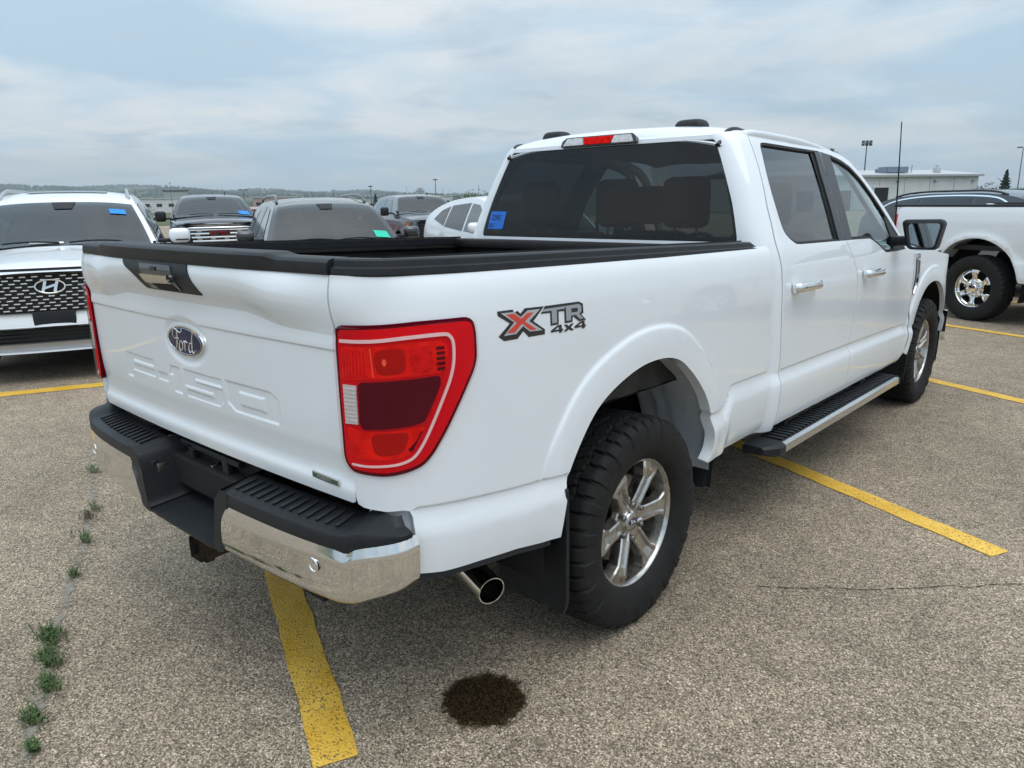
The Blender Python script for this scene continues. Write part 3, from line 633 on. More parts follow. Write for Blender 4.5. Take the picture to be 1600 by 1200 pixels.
mk('bumper_recess', np.vstack([A, B]), F, BLACKP, BMP, smooth=40, body=True)
hole = rounded([(-.075, .672), (.035, .672), (.035, .715), (-.075, .715)], .012, 3)
panel('plate_bracket', [(-.30, .575), (.30, .575), (.31, .80), (-.31, .80)], lambda u, v: np.stack([u, -1.085+0*u, v], -1), DARK, BMP, holes=[hole], res=.06, thick=.01)  # back wall in near-black, the shade of an open recess put into its colour
V, F = join(box((-.15, -1.108, .70), (.03, .02, .14), bev=.006), box((.09, -1.108, .70), (.04, .025, .15), bev=.006), box((-.02, -1.108, .762), (.40, .02, .02), bev=.004), box((0, -1.112, .655), (.22, .012, .02), bev=.004)); mk('bracket_ribs', V, F, BLACKP, BMP, smooth=40, body=True)
for x, z in ((-.125, .748), (.045, .738)):
    V, F = tube([(x, -1.10, z), (x+.004, -1.125, z), (x+.004, -1.142, z-.002)], .0045, 8); mk('plate_bolt', V, F, CHROMES, BMP, smooth=40, body=True)
V, F = join(box((-.262, -1.175, .672), (.016, .072, .062), bev=.006)); cn = mk('trailer_socket', V, F, BLACKG, BMP, smooth=40, body=True)
V, F = box((-.252, -1.175, .672), (.010, .040, .034), bev=.004); mk('socket_cap', V, F, STEEL, cn, smooth=40, body=True)
V, F = join(box((0, -1.10, .66), (1.76, .07, .11), bev=.01), box((0, -1.03, .59), (1.5, .08, .12))); mk('bumper_beam', V, F, DARK, BMP, body=True)
sq = .036
V, F = sweep([(-sq, -sq), (sq, -sq), (sq, sq), (-sq, sq)], [(np.array([.0, y, .452]), np.array([1., 0, 0]), np.array([0, 0, 1.])) for y in (-1.21, -.95)], cap=False)
V2, F2 = sweep([(-sq+.009, -sq+.009), (-sq+.009, sq-.009), (sq-.009, sq-.009), (sq-.009, -sq+.009)], [(np.array([.0, y, .452]), np.array([1., 0, 0]), np.array([0, 0, 1.])) for y in (-1.2105, -.95)], cap=False)
V3, F3 = sweep([(-sq-.006, -sq-.006), (sq+.006, -sq-.006), (sq+.006, sq+.006), (-sq-.006, sq+.006)], [(np.array([.0, y, .452]), np.array([1., 0, 0]), np.array([0, 0, 1.])) for y in (-1.195, -1.165)], cap=False)
V4, F4 = box((0, -1.03, .50), (1.0, .07, .07)); V5, F5 = box((0, -.96, .452), (.06, .01, .06))
hp = join((V, F), (V2, F2), (V3, F3), (V4, F4), (V5, F5)); mk('hitch_receiver', hp[0], hp[1], pmat('hitch_steel', (.02, .018, .016), .6, noise=(30, (.10, .045, .02), .6)), T)
# ---- exhaust
tip = np.array([.85, -.68, .378]); dirn = np.array([.95, -.28, -.12]); dirn /= np.linalg.norm(dirn)
P = [tip, tip-dirn*.10, tip-dirn*.22, tip-dirn*.34]
V, F = tube(P, [.046, .046, .046, .045], 32, False); V2, F2 = tube([tip, tip+dirn*.0005-dirn*.001, tip-dirn*.2], [.046, .0425, .0415], 32, False); F2 = [f[::-1] for f in F2]
ex = mk('exhaust_tip', *join((V, F), (V2, F2)), CHROMES, T, smooth=50)
V, F = tube([tip-dirn*.30, tip-dirn*.45, np.array([.5, -.2, .45]), np.array([.45, .5, .45]), np.array([.4, 1.2, .42])], .038, 16); mk('exhaust_pipe', V, F, STEEL, T, smooth=60)
V, F = lathe([(0, .0001), (0, .041)], 24, 'x'); x, y, z = frame_for(dirn); mk('exhaust_bore', V@np.array([dirn, x, y])+tip-dirn*.16, F, DARK, ex)
# ---- mud flaps and wheel-house liners
def flap(mir):
    O = rounded([(.70, .255), (.975, .250), (.995, .30), (1.008, .60), (1.010, .700), (.994, .706), (.97, .64), (.93, .575), (.72, .575)], .012, 3)
    panel('mud_flap', O, lambda u, v: np.stack([u, -.487-.05*(v-.6)-.012*((u-.85)/.13)**2+.0*u, v], -1), BLACKP, T, res=.05, thick=.012, mirror=mir, body=False)
    V, F = panel_data(rounded([(.80, .375), (.945, .365), (.985, .50), (.99, .522), (.80, .522)], .01, 2), lambda u, v: np.stack([u, .530+.05*(v-.36)+.03*sm(.93, .99, u), v], -1), res=.05, thick=.012, flip=False)[:2]
    mk('front_flap', V, F, BLACKP, T, smooth=30, mirror=mir)
for mir in (False, True): flap(mir)
def liner(mir, yc, rr, mt, a0, a1, name, x0=.60, x1=.965, zc=.52):
    th = np.linspace(a0, a1, 30); xs = np.r_[np.linspace(x0, x1, 14)]
    def f(u, v):
        r = rr+.010*np.cos((v-.72)*2*np.pi/.055)*sm(.80, .78, v)*sm(.66, .70, v)
        return np.stack([v, yc+r*np.cos(u), zc+r*np.sin(u)], -1)
    V, F = grid(f, th, xs); mk(name, V, F, mt, T, smooth=60, mirror=mir, body=True)
for mir in (False, True):
    liner(mir, -.01, .525, INNERW, -.05, 1.62, 'wheel_house_panel', .66, .972)
    V, F = grid(lambda u, v: np.stack([v, -.01+.525*np.cos(u), .52+.525*np.sin(u)], -1), np.linspace(1.62, 2.5, 12), [.86, .972]); mk('wheel_house_edge', V, F, INNERW, T, smooth=60, mirror=mir, body=True)
    V, F = grid(lambda u, v: np.stack([v, -.01+.56*np.cos(u), .52+.56*np.sin(u)], -1), np.linspace(-.2, 3.34, 30), [.30, .97]); mk('wheel_house', V, F, DARK, T, smooth=60, mirror=mir, body=True)
    V, F = grid(lambda u, v: np.stack([v, 3.95+.58*np.cos(u), .52+.56*np.sin(u)], -1), np.linspace(-.3, 3.44, 30), [.30, .96]); mk('wheel_house', V, F, DARK, T, smooth=60, mirror=mir, body=True)
    for yc_ in (-.01, 3.95):
        V, F = panel_data([(yc_+.56*math.cos(a), .52+.56*math.sin(a)) for a in np.linspace(-.2, 3.34, 24)], lambda u, v: np.stack([0*u+.47, u, v], -1), res=.3)[:2]; mk('wheel_house_wall', V, F, DARK, T, mirror=mir, body=True)
    V, F = tube([(.56, -.16, .42), (.60, -.10, .70), (.62, -.05, .95)], [.03, .03, .045], 12); mk('shock_absorber', V, F, STEEL, T, smooth=50, mirror=mir)
    V, F = box((.52, 1.4, .50), (.10, 5.0, .15)); mk('frame_rail', V, F, DARK, T, mirror=mir, body=True)
    V, F = tube([(.55, -.75, .52), (.55, -.1, .40), (.55, .75, .50)], [.03, .04, .03], 8); mk('leaf_spring', V, F, DARK, T, smooth=60, mirror=mir)
V, F = join(tube([(-.80, 0, .40), (.80, 0, .40)], .05, 12), lathe([(-.16, .05), (-.10, .13), (.10, .13), (.16, .05)], 20, 'x', (0.1, 0, .40))); mk('rear_axle', V, F, DARK, T, smooth=40)
V, F = lathe([(-.10, .30), (-.10, .37), (.10, .37), (.10, .30), (-.10, .30)], 36, 'z', (0, -.62, .60)); mk('spare_tyre', V, F, TYRE, T, smooth=40)
# ---- wheels
RT, RIMR = .401, .243
def tyre_mesh(R=RT, rim=RIMR, hw=.1375, NL=44, per=12, aggressive=1.0):
    half = [(.100, rim-.004), (.112, rim+.004), (.124, rim+.016), (.134, rim+.040), (.1385, rim+.068), (.1385, rim+.090), (.136, R-.050), (.1335, R-.036), (.130, R-.025), (.124, R-.015), (.115, R-.008), (.104, R-.0045)]
    half = [(a*hw/.1375, r) for a, r in half]
    tread = [(x*hw/.1375, R-.0045+.0045*(1-(x/.104)**2)) for x in np.linspace(.098, -.098, 33)]
    prof = half+tread+[(-a, r) for a, r in half[::-1]]; m = len(prof); n = NL*per; V = np.zeros((n, m, 3))
    P = np.array(prof); th = np.arange(n)*2*np.pi/n
    for i, t in enumerate(th):
        x = P[:, 0]*.1375/hw; r = P[:, 1].copy(); ax = np.abs(x); ph = (i/per+np.where(x > 0, 0, .5)) % 1; tri = abs(((i/per*.5) % 1)*2-1)*2-1
        dp = np.zeros(m)
        sh = (ax > .066) & (r > R-.06)
        dp = np.where(sh & (((ph+.6*(ax-.1)) % 1) < .21), .0120*sm(.0, 1, np.clip((r-(R-.036))/.022, 0, 1)), dp)
        dp = np.where(np.abs(ax-(.062+.007*tri)) < .0055, .012, dp)
        cb = (ax < .056); ph2 = (i/per+x*9) % 1
        dp = np.where(cb & (ph2 < .18), .0115, dp)
        dp = np.where(np.abs(x-.008*tri) < .0042, .009, dp)
        dp = np.where(cb & (np.abs(ph2-.6) < .05), .003, dp)
        lug = (ax > .128) & (r > R-.075) & (r < R-.02) & ((i//per) % 2 == 0) & (ph > .3) & (ph < .95)
        ext = np.where(lug, .0042, 0)
        r = r-dp*aggressive
        V[i, :, 0] = P[:, 0]+np.sign(P[:, 0])*ext; V[i, :, 1] = r*math.cos(t); V[i, :, 2] = r*math.sin(t)
    F = [(i*m+j, i*m+j+1, ((i+1) % n)*m+j+1, ((i+1) % n)*m+j) for i in range(n) for j in range(m-1)]
    return V.reshape(-1, 3), F
def spoke_mesh(angle):
    rs = [.048, .075, .110, .165, .172, .200, .206, .233]
    wd = [.036, .0325, .0315, .0325, .034, .050, .052, .054]
    fx = [.072, .082, .089, .0975, .0985, .1000, .0990, .0915]
    gd = [.002, .010, .0125, .0125, .0100, .0010, .0, .0]
    V = []; F = []
    for r, w, x, g in zip(rs, wd, fx, gd):
        for lat, dx in ((-1.05, -.045), (-1, -.006), (-.86, 0), (-.60, -.0005), (-.46, -g), (.46, -g), (.60, -.0005), (.86, 0), (1, -.006), (1.05, -.045)):
            V.append((x+dx, r, lat*w))
    m = 10
    for i in range(len(rs)-1):
        for k in range(m-1): F.append((i*m+k, i*m+k+1, (i+1)*m+k+1, (i+1)*m+k))
    F.append(tuple(range(m))); V = np.array(V); c, s = math.cos(angle), math.sin(angle)
    return np.c_[V[:, 0], V[:, 1]*c-V[:, 2]*s, V[:, 1]*s+V[:, 2]*c], F
def lug_nut(r, a, x0, mat, par, hr=.0125, ln=.030):
    V, F = lathe([(0, hr+.004), (.006, hr+.004), (.008, hr), (ln-.005, hr*.92), (ln, hr*.6), (ln, .0001)], 12, 'x', (x0, r*math.cos(a), r*math.sin(a))); return mk('lug_nut', V, F, mat, par, smooth=30)
def build_wheel(parent):
    w = empty('wheel'); w.parent = parent
    V, F = tyre_mesh(); mk('tyre', V, F, TYRE, w, smooth=24)
    V, F = lathe([(.086, RIMR-.013), (.098, RIMR-.010), (.1035, RIMR-.004), (.1025, RIMR+.001), (.094, RIMR+.001), (.088, RIMR-.014), (.070, RIMR-.017), (.02, RIMR-.03), (-.10, RIMR-.02), (-.104, RIMR)], 96)
    rim = mk('rim', V, F, ALLOY, w, smooth=35)
    for k in range(6):
        V, F = spoke_mesh(math.radians(90-28+60*k)); mk('spoke', V, F, ALLOY, rim, smooth=9)
    V, F = lathe([(.045, .092), (.062, .088), (.070, .078), (.071, .060), (.068, .045), (.072, .043), (.0725, .0001)], 60); mk('hub', V, F, ALLOY, rim, smooth=35)
    for k in range(6): lug_nut(.0675, math.radians(90+2+60*k), .062, STEEL, rim)
    V, F = lathe([(.070, .040), (.080, .038), (.0835, .034), (.085, .02), (.0855, .0001)], 48); cap = mk('center_cap', V, F, pmat('cap_silver', (.55, .55, .54), .25, metal=1.0), rim, smooth=50)
    t = np.linspace(0, 2*np.pi, 32, endpoint=False)
    V = np.array([(.0862, .026*math.cos(a), .0125*math.sin(a)) for a in t]+[(.0868, 0, 0)]); F = [(i, (i+1) % 32, 32) for i in range(32)]; mk('cap_badge', V, F, BLUE, cap)
    V, F = script([[(p[0]*.92+.08, p[1]) for p in st] for st in FORD], .021, (0, 0, 0), 0, .0008); V = np.c_[V[:, 1]+.0868, V[:, 0], V[:, 2]]; mk('cap_script', V, F, CHROMES, cap, smooth=60)
    V, F = lathe([(.015, .05), (.018, .165), (.005, .168), (.005, .05)], 60); mk('brake_disc', V, F, STEEL, w, smooth=30)
    V, F = lathe([(-.09, .0001), (-.09, .21), (-.085, .215), (.0, .05), (.0, .0001)], 40); mk('wheel_back', V, F, DARK, w, smooth=40)
    return w
def copy_tree(o, parent=None):
    c = o.copy(); COL.objects.link(c); c.parent = parent
    for ch in list(o.children): copy_tree(ch, c)
    return c
WC = .985-.1375
w0 = build_wheel(T)
for i, (sx, y) in enumerate(((1, 0), (1, 3.993), (-1, 0), (-1, 3.993))):
    w = w0 if i == 0 else copy_tree(w0, T)
    w.location = (sx*WC, y, RT-.004); w.rotation_euler = (math.radians(0 if i == 0 else 23*i), 0, 0 if sx > 0 else math.pi)
# ---- cab shell: rear wall with corners
yu = lambda y, z: y-float(cabYr(z))-CR+2
seamL = [(1.155, .52), (1.165, .70), (1.168, .83), (1.143, 1.05), (1.133, 1.23), (1.131, 1.30), (1.122, 1.39), (1.136, 1.48), (1.150, 1.56), (1.178, 1.65), (1.206, 1.745), (1.226, 1.83), (1.235, 1.862), (1.252, 1.888), (1.285, 1.902), (1.33, 1.907)]
def y2u(y, z):
    y0 = float(cabYr(z)); d = y-y0
    if d >= CR: return 2+d-CR
    return 1+math.acos(max(-1, min(1, 1-d/CR)))/(math.pi/2)
sU = [(y2u(y-.004, z), z) for y, z in catmull(seamL, 4)]
GR = [(.945, 1.404), (.975, 1.412), (.990, 1.50), (1.010, 1.66), (1.055, 1.84), (1.06, 1.858), (1.03, 1.868)]
GRc = catmull(GR, 3)
glass_o = [(-a, b) for a, b in GRc[::-1]]+[(a, b) for a, b in GRc]
glass_o = [(-.5, 1.868)]*0+glass_o
out = [(-q[0], q[1]) for q in sU[::-1]]; 
outl = [(0, .60), (1.0, .52)]+sU[:-1]+[(1.75, 1.905), (1.30, 1.897), (1.05, 1.888), (0, 1.888)]
full = outl+[(-u, z) for u, z in outl[::-1] if abs(u) > 1e-6]
cs = panel('cab_rear', full, lambda u, v: np.stack([np.sign(u)*cab(np.abs(u), v)[..., 0], cab(np.abs(u), v)[..., 1], v], -1), WHITE, T, holes=[glass_o], res=(.045, .02), thick=.02)
gp = lambda off: (lambda u, v: np.stack([np.sign(u)*cab(np.abs(u), v, off)[..., 0], cab(np.abs(u), v, off)[..., 1], v], -1))
rw = panel('rear_window', inset(glass_o, .004), gp(-.004), GL_REAR, T, res=(.06, .04), label='dark tinted rear window with a blue sticker')
# black band round the glass
bo2 = np.array(glass_o); bi = bo2.copy(); bi[:, 0] *= .93; bi[:, 1] = 1.636+(bi[:, 1]-1.636)*.93
panel('window_border', inset(glass_o, .001), gp(-.007), GASKET, rw, holes=[inset(glass_o, .022)], res=(.05, .03))
# sticker with the lot number (inside of the glass face, drawn on its own sheet)
stq = [(-.925, 1.444), (-.79, 1.444), (-.765, 1.452), (-.795, 1.541), (-.955, 1.546)]
stq = [(-.945, 1.447), (-.800, 1.445), (-.790, 1.452), (-.803, 1.543), (-.965, 1.545)]
st = panel('window_sticker', stq, gp(-.002), pmat('sticker_blue', (.015, .16, .62), .45), T, res=.02, label='blue lot sticker reading 729829')
def flat_text(body_, size, u0, z0, mat, par, name='sticker_text', sx=.9, off=-.0008):
    V, F = text_mesh(body_, size, 0.0); c = gp(off)(np.array([u0]), np.array([z0]))[0]
    q = gp(off)(np.array([u0, u0]), np.array([z0-.02, z0+.02])); up = (q[1]-q[0]); up /= np.linalg.norm(up)
    P = c+np.outer(V[:, 0]*sx, [1, 0, 0])+np.outer(V[:, 1], up); mk(name, P, F, mat, par, body=True)
INK = pmat('sticker_ink', (.01, .02, .05), .5)
flat_text('729829', .046, -.873, 1.508, INK, st, sx=.74)
for k, (w_, z_) in enumerate(((.05, 1.474), (.038, 1.466), (.046, 1.458))):
    V, F = box((0, 0, 0), (w_, .0006, .003)); mk('sticker_line', V+gp(-.0012)(np.array([-.917]), np.array([z_]))[0], F, INK, st, body=True)
# ---- third brake lamp
TB = rounded([(-.40, 1.874), (.36, 1.874), (.35, 1.905), (.31, 1.922), (-.35, 1.922), (-.39, 1.905)], .01, 3)
def tb(off): return lambda u, v: np.stack([u*.62, cab(np.abs(u), np.minimum(v, 1.885))[..., 1]-off+.35*np.clip(v-1.885, 0, 1), v], -1)
b3 = panel('third_brake_lamp', TB, tb(.022), BLACKG, T, res=.05, thick=.03)
CW = pmat('lamp_clear', (.62, .63, .64), .16, coat=1.0, noise=(70, (.30, .31, .32), .7, 2.0), bump=(80, .5, .004))
panel('cargo_lamp', rounded([(-.37, 1.880), (-.152, 1.880), (-.172, 1.917), (-.335, 1.917)], .006, 2), tb(.026), CW, b3, res=.03, thick=.003)
panel('cargo_lamp', rounded([(.122, 1.880), (.335, 1.880), (.30, 1.917), (.142, 1.917)], .006, 2), tb(.026), CW, b3, res=.03, thick=.003)
panel('brake_lens', rounded([(-.145, 1.880), (.115, 1.880), (.135, 1.917), (-.165, 1.917)], .004, 2), tb(.027), REDI, b3, res=.03, thick=.003)
# ---- roof
def zroof(x, y):
    ax = np.abs(x); f = np.clip((y-1.9)/1.0, 0, 1)
    z = pch([0, .3, .5, .60, .66, .695, .71], [1.962, 1.956, 1.944, 1.932, 1.921, 1.910, 1.903], ax)
    back = pch([-.03, .0, .015, .04, .09, .2], [-.085, -.062, -.040, -.020, -.006, 0], y-(1.122+.02*(ax/.65)**2))
    front = -.02*np.clip((y-2.1)/.65, 0, 1)**2-.05*np.clip((y-2.60)/.2, 0, 1)**2
    return z+back+front
RO = [(-.66, 1.115), (.66, 1.115), (.695, 1.26), (.705, 1.6), (.70, 2.2), (.685, 2.45), (.66, 2.62), (.60, 2.72), (.3, 2.78), (0, 2.79), (-.3, 2.78), (-.60, 2.72), (-.66, 2.62), (-.685, 2.45), (-.70, 2.2), (-.705, 1.6), (-.695, 1.26)]
panel('roof', RO, lambda u, v: np.stack([u, v, zroof(u, v)], -1), WHITE, T, res=.03, thick=.03)
for sx in (-1, 1):
    # black ditch moulding and the two pads over the roof joints
    ys = np.r_[1.112, np.linspace(1.135, 1.30, 8), np.linspace(1.4, 2.55, 8)]; P = np.array([(sx*(.640+.028*min(1, (y-1.1)/.2)), y, float(zroof(.640, y))-.004-.015*float(sm(1.24, 1.36, y))) for y in ys])
    V, F = tube(P, np.interp(ys, [1.1, 1.2, 1.35, 2.55], [.012, .012, .010, .009]), 10); mk('roof_moulding', V, F, TRIM, T, smooth=50, body=True)
    c = np.array([sx*.42, 1.275, float(zroof(.42, 1.28))]); V = []; F = []
    pr = [(1.0, 0.0), (.95, .016), (.84, .029), (.66, .036), (.3, .039), (.01, .039)]
    for q, hgt in pr:
        for k in range(24):
            a = 2*math.pi*k/24; e = .55; V.append((.082*q*math.copysign(abs(math.cos(a))**e, math.cos(a)), .055*q*math.copysign(abs(math.sin(a))**e, math.sin(a)), hgt-.006))
    for i in range(len(pr)-1):
        for k in range(24): F.append((i*24+k, i*24+(k+1) % 24, (i+1)*24+(k+1) % 24, (i+1)*24+k))
    mk('roof_pad', np.array(V)+c, F, BLACKP, T, smooth=50, body=True)
# ---- doors (outer sheets with window openings), both sides
def sd(off=0.): return lambda u, v: side(u, v, off)
seam2 = [(2.14, .545), (2.150, .70), (2.155, .82), (2.175, .92), (2.205, 1.05), (2.185, 1.19), (2.115, 1.29), (2.045, 1.375), (2.025, 1.48), (2.045, 1.62), (2.085, 1.76), (2.13, 1.86), (2.145, 1.893)]
S1 = catmull(seamL, 4); S2 = catmull(seam2, 4)
rd_out = [(1.16, .548)]+[tuple(p+[.003, 0]) for p in S1 if p[1] > .56]+[(1.6, 1.906), (1.9, 1.902)]+[tuple(p-[.003, 0]) for p in S2[::-1]]
RW = catmull([(1.232, 1.62), (1.262, 1.72), (1.300, 1.80), (1.322, 1.838), (1.352, 1.858), (1.42, 1.863)], 3).tolist()+[[1.75, 1.863], [2.122, 1.864]]+[[2.068, 1.73], [2.034, 1.60], [2.0185, 1.48], [2.030, 1.389]]+[[1.7, 1.389], [1.40, 1.389]]+catmull([(1.34, 1.391), (1.285, 1.413), (1.238, 1.447), (1.225, 1.49), (1.224, 1.54)], 3).tolist()
fd_out = [(3.335, .575)]+[(3.36, .66), (3.385, .80), (3.395, 1.0), (3.385, 1.15), (3.375, 1.25), (3.365, 1.292), (3.24, 1.298), (3.10, 1.39), (2.93, 1.555), (2.75, 1.715), (2.66, 1.785), (2.58, 1.835), (2.45, 1.868), (2.30, 1.885)]+[tuple(p+[.003, 0]) for p in S2[::-1]]
FW = [[2.138, 1.862], [2.30, 1.851], [2.44, 1.830], [2.55, 1.798], [2.66, 1.735], [2.79, 1.625], [2.95, 1.475], [3.10, 1.345], [3.17, 1.302], [3.0, 1.298], [2.74, 1.298], [2.70, 1.305], [2.60, 1.342], [2.50, 1.376], [2.45, 1.387], [2.38, 1.389], [2.041, 1.389], [2.0315, 1.48], [2.047, 1.60], [2.083, 1.74]]
def doors(mir):
    for nm, O, W in (('rear_door', rd_out, RW), ('front_door', fd_out, FW)):
        d = panel(nm, O, sd(), WHITE, T, holes=[W], res=.026, thick=.016, mirror=mir, extra=[(y_, float(pch([1.0, 3.0, 3.30, 3.42, 3.6], [.822, .807, .800, .77, .77], y_))+o) for y_ in np.arange(1.17, 3.38, .02) for o in (-.018, -.012, -.008, -.005, -.002, .001, .006)])
        if nm == 'rear_door':
            GO_ = [(1.235, 1.54), (1.24, 1.60), (1.272, 1.715), (1.312, 1.80), (1.335, 1.838), (1.42, 1.850), (2.02, 1.850), (1.985, 1.74), (1.955, 1.62), (1.935, 1.50), (1.93, 1.393), (1.40, 1.393), (1.34, 1.40), (1.29, 1.42), (1.245, 1.455), (1.235, 1.50)]
            g = panel('door_window', GO_, sd(-.016), GL_SIDE, d, res=.06, mirror=mir)
            panel('window_gasket', W, sd(-.004), GASKET, d, holes=[inset(np.array(W), .012)], res=.03, thick=.016, mirror=mir)
            panel('pillar_trim', [(1.925, 1.392), (2.0315, 1.391), (2.0215, 1.48), (2.0365, 1.60), (2.071, 1.73), (2.124, 1.858), (2.045, 1.858), (1.985, 1.74), (1.955, 1.62), (1.935, 1.50)], sd(.0015), TRIM, d, res=.03, thick=.012, mirror=mir)
            panel('window_channel', [(1.905, 1.392), (1.928, 1.392), (1.938, 1.50), (1.958, 1.62), (1.988, 1.74), (2.048, 1.858), (2.00, 1.858), (1.955, 1.74), (1.925, 1.62), (1.91, 1.50)], sd(-.010), GASKET, d, res=.03, mirror=mir)
            yh = 1.40
        else:
            GO_ = [(2.27, 1.835), (2.43, 1.818), (2.54, 1.787), (2.645, 1.727), (2.77, 1.618), (2.93, 1.465), (3.08, 1.338), (3.14, 1.302), (2.74, 1.302), (2.62, 1.340), (2.50, 1.381), (2.38, 1.393), (2.13, 1.393), (2.14, 1.50), (2.18, 1.66), (2.23, 1.78)]
            g = panel('door_window', GO_, sd(-.016), GL_FRONT, d, res=.06, mirror=mir)
            panel('window_gasket', FW, sd(-.004), GASKET, d, holes=[inset(np.array(FW), .016)], res=.03, thick=.016, mirror=mir)
            panel('pillar_trim', [(2.0385, 1.391), (2.135, 1.392), (2.15, 1.50), (2.19, 1.66), (2.245, 1.80), (2.262, 1.850), (2.135, 1.860), (2.080, 1.74), (2.0435, 1.60), (2.0285, 1.48)], sd(.0015), TRIM, d, res=.03, thick=.012, mirror=mir)
            panel('mirror_sail', [(2.90, 1.303), (3.165, 1.303), (3.07, 1.36), (2.90, 1.50), (2.865, 1.51)], sd(-.004), BLACKP, d, res=.04, thick=.01, mirror=mir)
            yh = 2.44
        # handle: chrome grip on a dished escutcheon
        P = [(yh-.155, 1.192, .004), (yh-.15, 1.195, .030), (yh-.12, 1.197, .040), (yh, 1.198, .043), (yh+.09, 1.197, .040), (yh+.12, 1.195, .028), (yh+.125, 1.192, .004)]
        C = catmull([side(a, b, o) for a, b, o in P], 6); fr = []
        for i, p in enumerate(C):
            d_ = C[min(i+1, len(C)-1)]-C[max(i-1, 0)]; d_ /= np.linalg.norm(d_); up = np.array([0, 0, 1.]); n_ = np.cross(d_, up); fr.append((p, n_, up))
        V, F = sweep([(-.010, -.016), (.004, -.021), (.011, -.010), (.011, .010), (.002, .021), (-.010, .018)], fr); mk('door_handle', V, F, CHROMES, d, smooth=50, mirror=mir, body=True)
        V, F, _ = panel_data(rounded([(yh-.165, 1.170), (yh-.085, 1.170), (yh-.085, 1.216), (yh-.165, 1.216)], .008, 3), sd(.022), res=.02, thick=.018); mk('handle_cap', V, F, CHROMES, d, smooth=40, mirror=mir, body=True)
doors(False); doors(True)
# rocker panel below the doors and B/C joint fillers
for mir in (False, True):
    panel('rocker', [(1.05, .535), (1.15, .542), (3.32, .57), (3.40, .60), (3.30, .50), (3.1, .47), (1.10, .47), (1.05, .49)], lambda u, v: side(u, v, -.012-.10*np.clip((.54-v)/.07, 0, 1)**2), WHITE, T, res=.03, mirror=mir)
    # dark inner door frame behind gaps
    panel('cab_inner_side', [(1.10, .56), (3.38, .60), (3.36, 1.27), (2.70, 1.27), (2.42, 1.36), (1.12, 1.36)], sd(-.055), DARK, T, res=.10, mirror=mir)
    # roof side rail running down as the windscreen pillar
    RL = [(.705, 1.24, 1.889), (.712, 1.32, 1.905), (.714, 1.6, 1.908), (.713, 1.9, 1.905), (.712, 2.15, 1.893), (.714, 2.36, 1.875), (.718, 2.50, 1.852), (.726, 2.62, 1.815), (.748, 2.76, 1.735), (.800, 2.95, 1.58), (.862, 3.14, 1.415), (.905, 3.28, 1.31), (.925, 3.36, 1.255)]
    C = catmull(RL, 5); fr = []
    for i, p in enumerate(C):
        d_ = C[min(i+1, len(C)-1)]-C[max(i-1, 0)]; d_ /= np.linalg.norm(d_); o_ = np.array([1., 0, 0]); o_ -= d_*(o_@d_); o_ /= np.linalg.norm(o_); fr.append((p, o_, np.cross(d_, o_)*-1))
    up = 1 if fr[0][2][2] > 0 else -1
    V, F = sweep([(-.045, .010*up), (-.02, .013*up), (.0, .012*up), (.010, .005*up), (.012, -.008*up), (.0, -.03*up), (-.03, -.03*up)], fr); mk('roof_side_rail', V, F, WHITE, T, smooth=60, mirror=mir, body=True)
# B-pillar and C-pillar structure inside (dark)
for mir in (False, True):
    V, F = grid(lambda u, v: side(2.04+u+.10*np.clip(v-1.45, 0, 1)**1.2, v, -.03), [-.07, .10], np.linspace(1.3, 1.88, 12)); mk('b_pillar', V, F, DARK, T, smooth=60, mirror=mir, body=True)
# ---- front: fenders, bonnet, windscreen, cowl, nose
farc = [tuple(p) for p in FARC if p[1] > .56]
FE = [(3.385, .62), (3.405, .80), (3.41, 1.0), (3.40, 1.18), (3.385, 1.285), (3.9, 1.262), (4.5, 1.21), (4.85, 1.13), (4.88, .75), (4.52, .60)]+[(p[0], p[1]) for p in farc[::-1]]+[(3.40, .575), (3.36, .585)]
for mir in (False, True):
    fg = np.gradient(FARC, axis=0); fg /= np.linalg.norm(fg, axis=1)[:, None]
    fe = panel('front_fender', FE, sd(), WHITE, T, res=.03, thick=.03, mirror=mir, extra=np.vstack([FARC+np.c_[-fg[:, 1], fg[:, 0]]*d_ for d_ in (.092, .098, .103, .108, .112, .116, .119, .123, .130)]))
    V, F, _ = panel_data(rounded([(3.440, 1.225), (3.505, 1.215), (3.50, 1.11), (3.475, 1.02), (3.425, .99), (3.42, 1.0), (3.45, 1.10)], .006, 2), sd(.006), res=.03, thick=.006); vt = mk('fender_vent', V, F, BLACKG, fe, smooth=30, mirror=mir, body=True)
    V, F, _ = panel_data(ribbon(catmull([(3.508, 1.215), (3.512, 1.12), (3.488, 1.04), (3.436, .985)], 5), .016), sd(.012), res=.03, thick=.010); mk('vent_trim', V, F, CHROMES, vt, smooth=30, mirror=mir, body=True)
    V, F, _ = panel_data(rounded([(3.435, 1.268), (3.515, 1.258), (3.51, 1.222), (3.432, 1.232)], .006, 2), sd(.012), res=.03, thick=.010); bdg = mk('fender_badge', V, F, CHROMES, vt, smooth=30, mirror=mir, body=True)
    panel('badge_inlay', [(3.446, 1.262), (3.505, 1.254), (3.502, 1.244), (3.444, 1.251)], sd(.0128), BLACKG, bdg, res=.05, mirror=mir); panel('badge_inlay', [(3.443, 1.246), (3.50, 1.239), (3.498, 1.227), (3.441, 1.235)], sd(.0128), BLACKG, bdg, res=.05, mirror=mir)
    # rear lip of the wheel arch, front mud guard, bumper end seen past the wheel
    V, F = box((.955, 4.49, .70), (.03, .012, .16)); mk('arch_bracket', V, F, CHROMES, fe, mirror=mir, body=True)
    V, F, _ = panel_data(rounded([(.72, .24), (.965, .25), (.985, .50), (.98, .60), (.72, .60)], .02, 2), lambda u, v: np.stack([u, 3.50-.05*(v-.4), v], -1), res=.06, thick=.012); mk('mud_flap', V, F, BLACKP, T, smooth=30, mirror=mir)
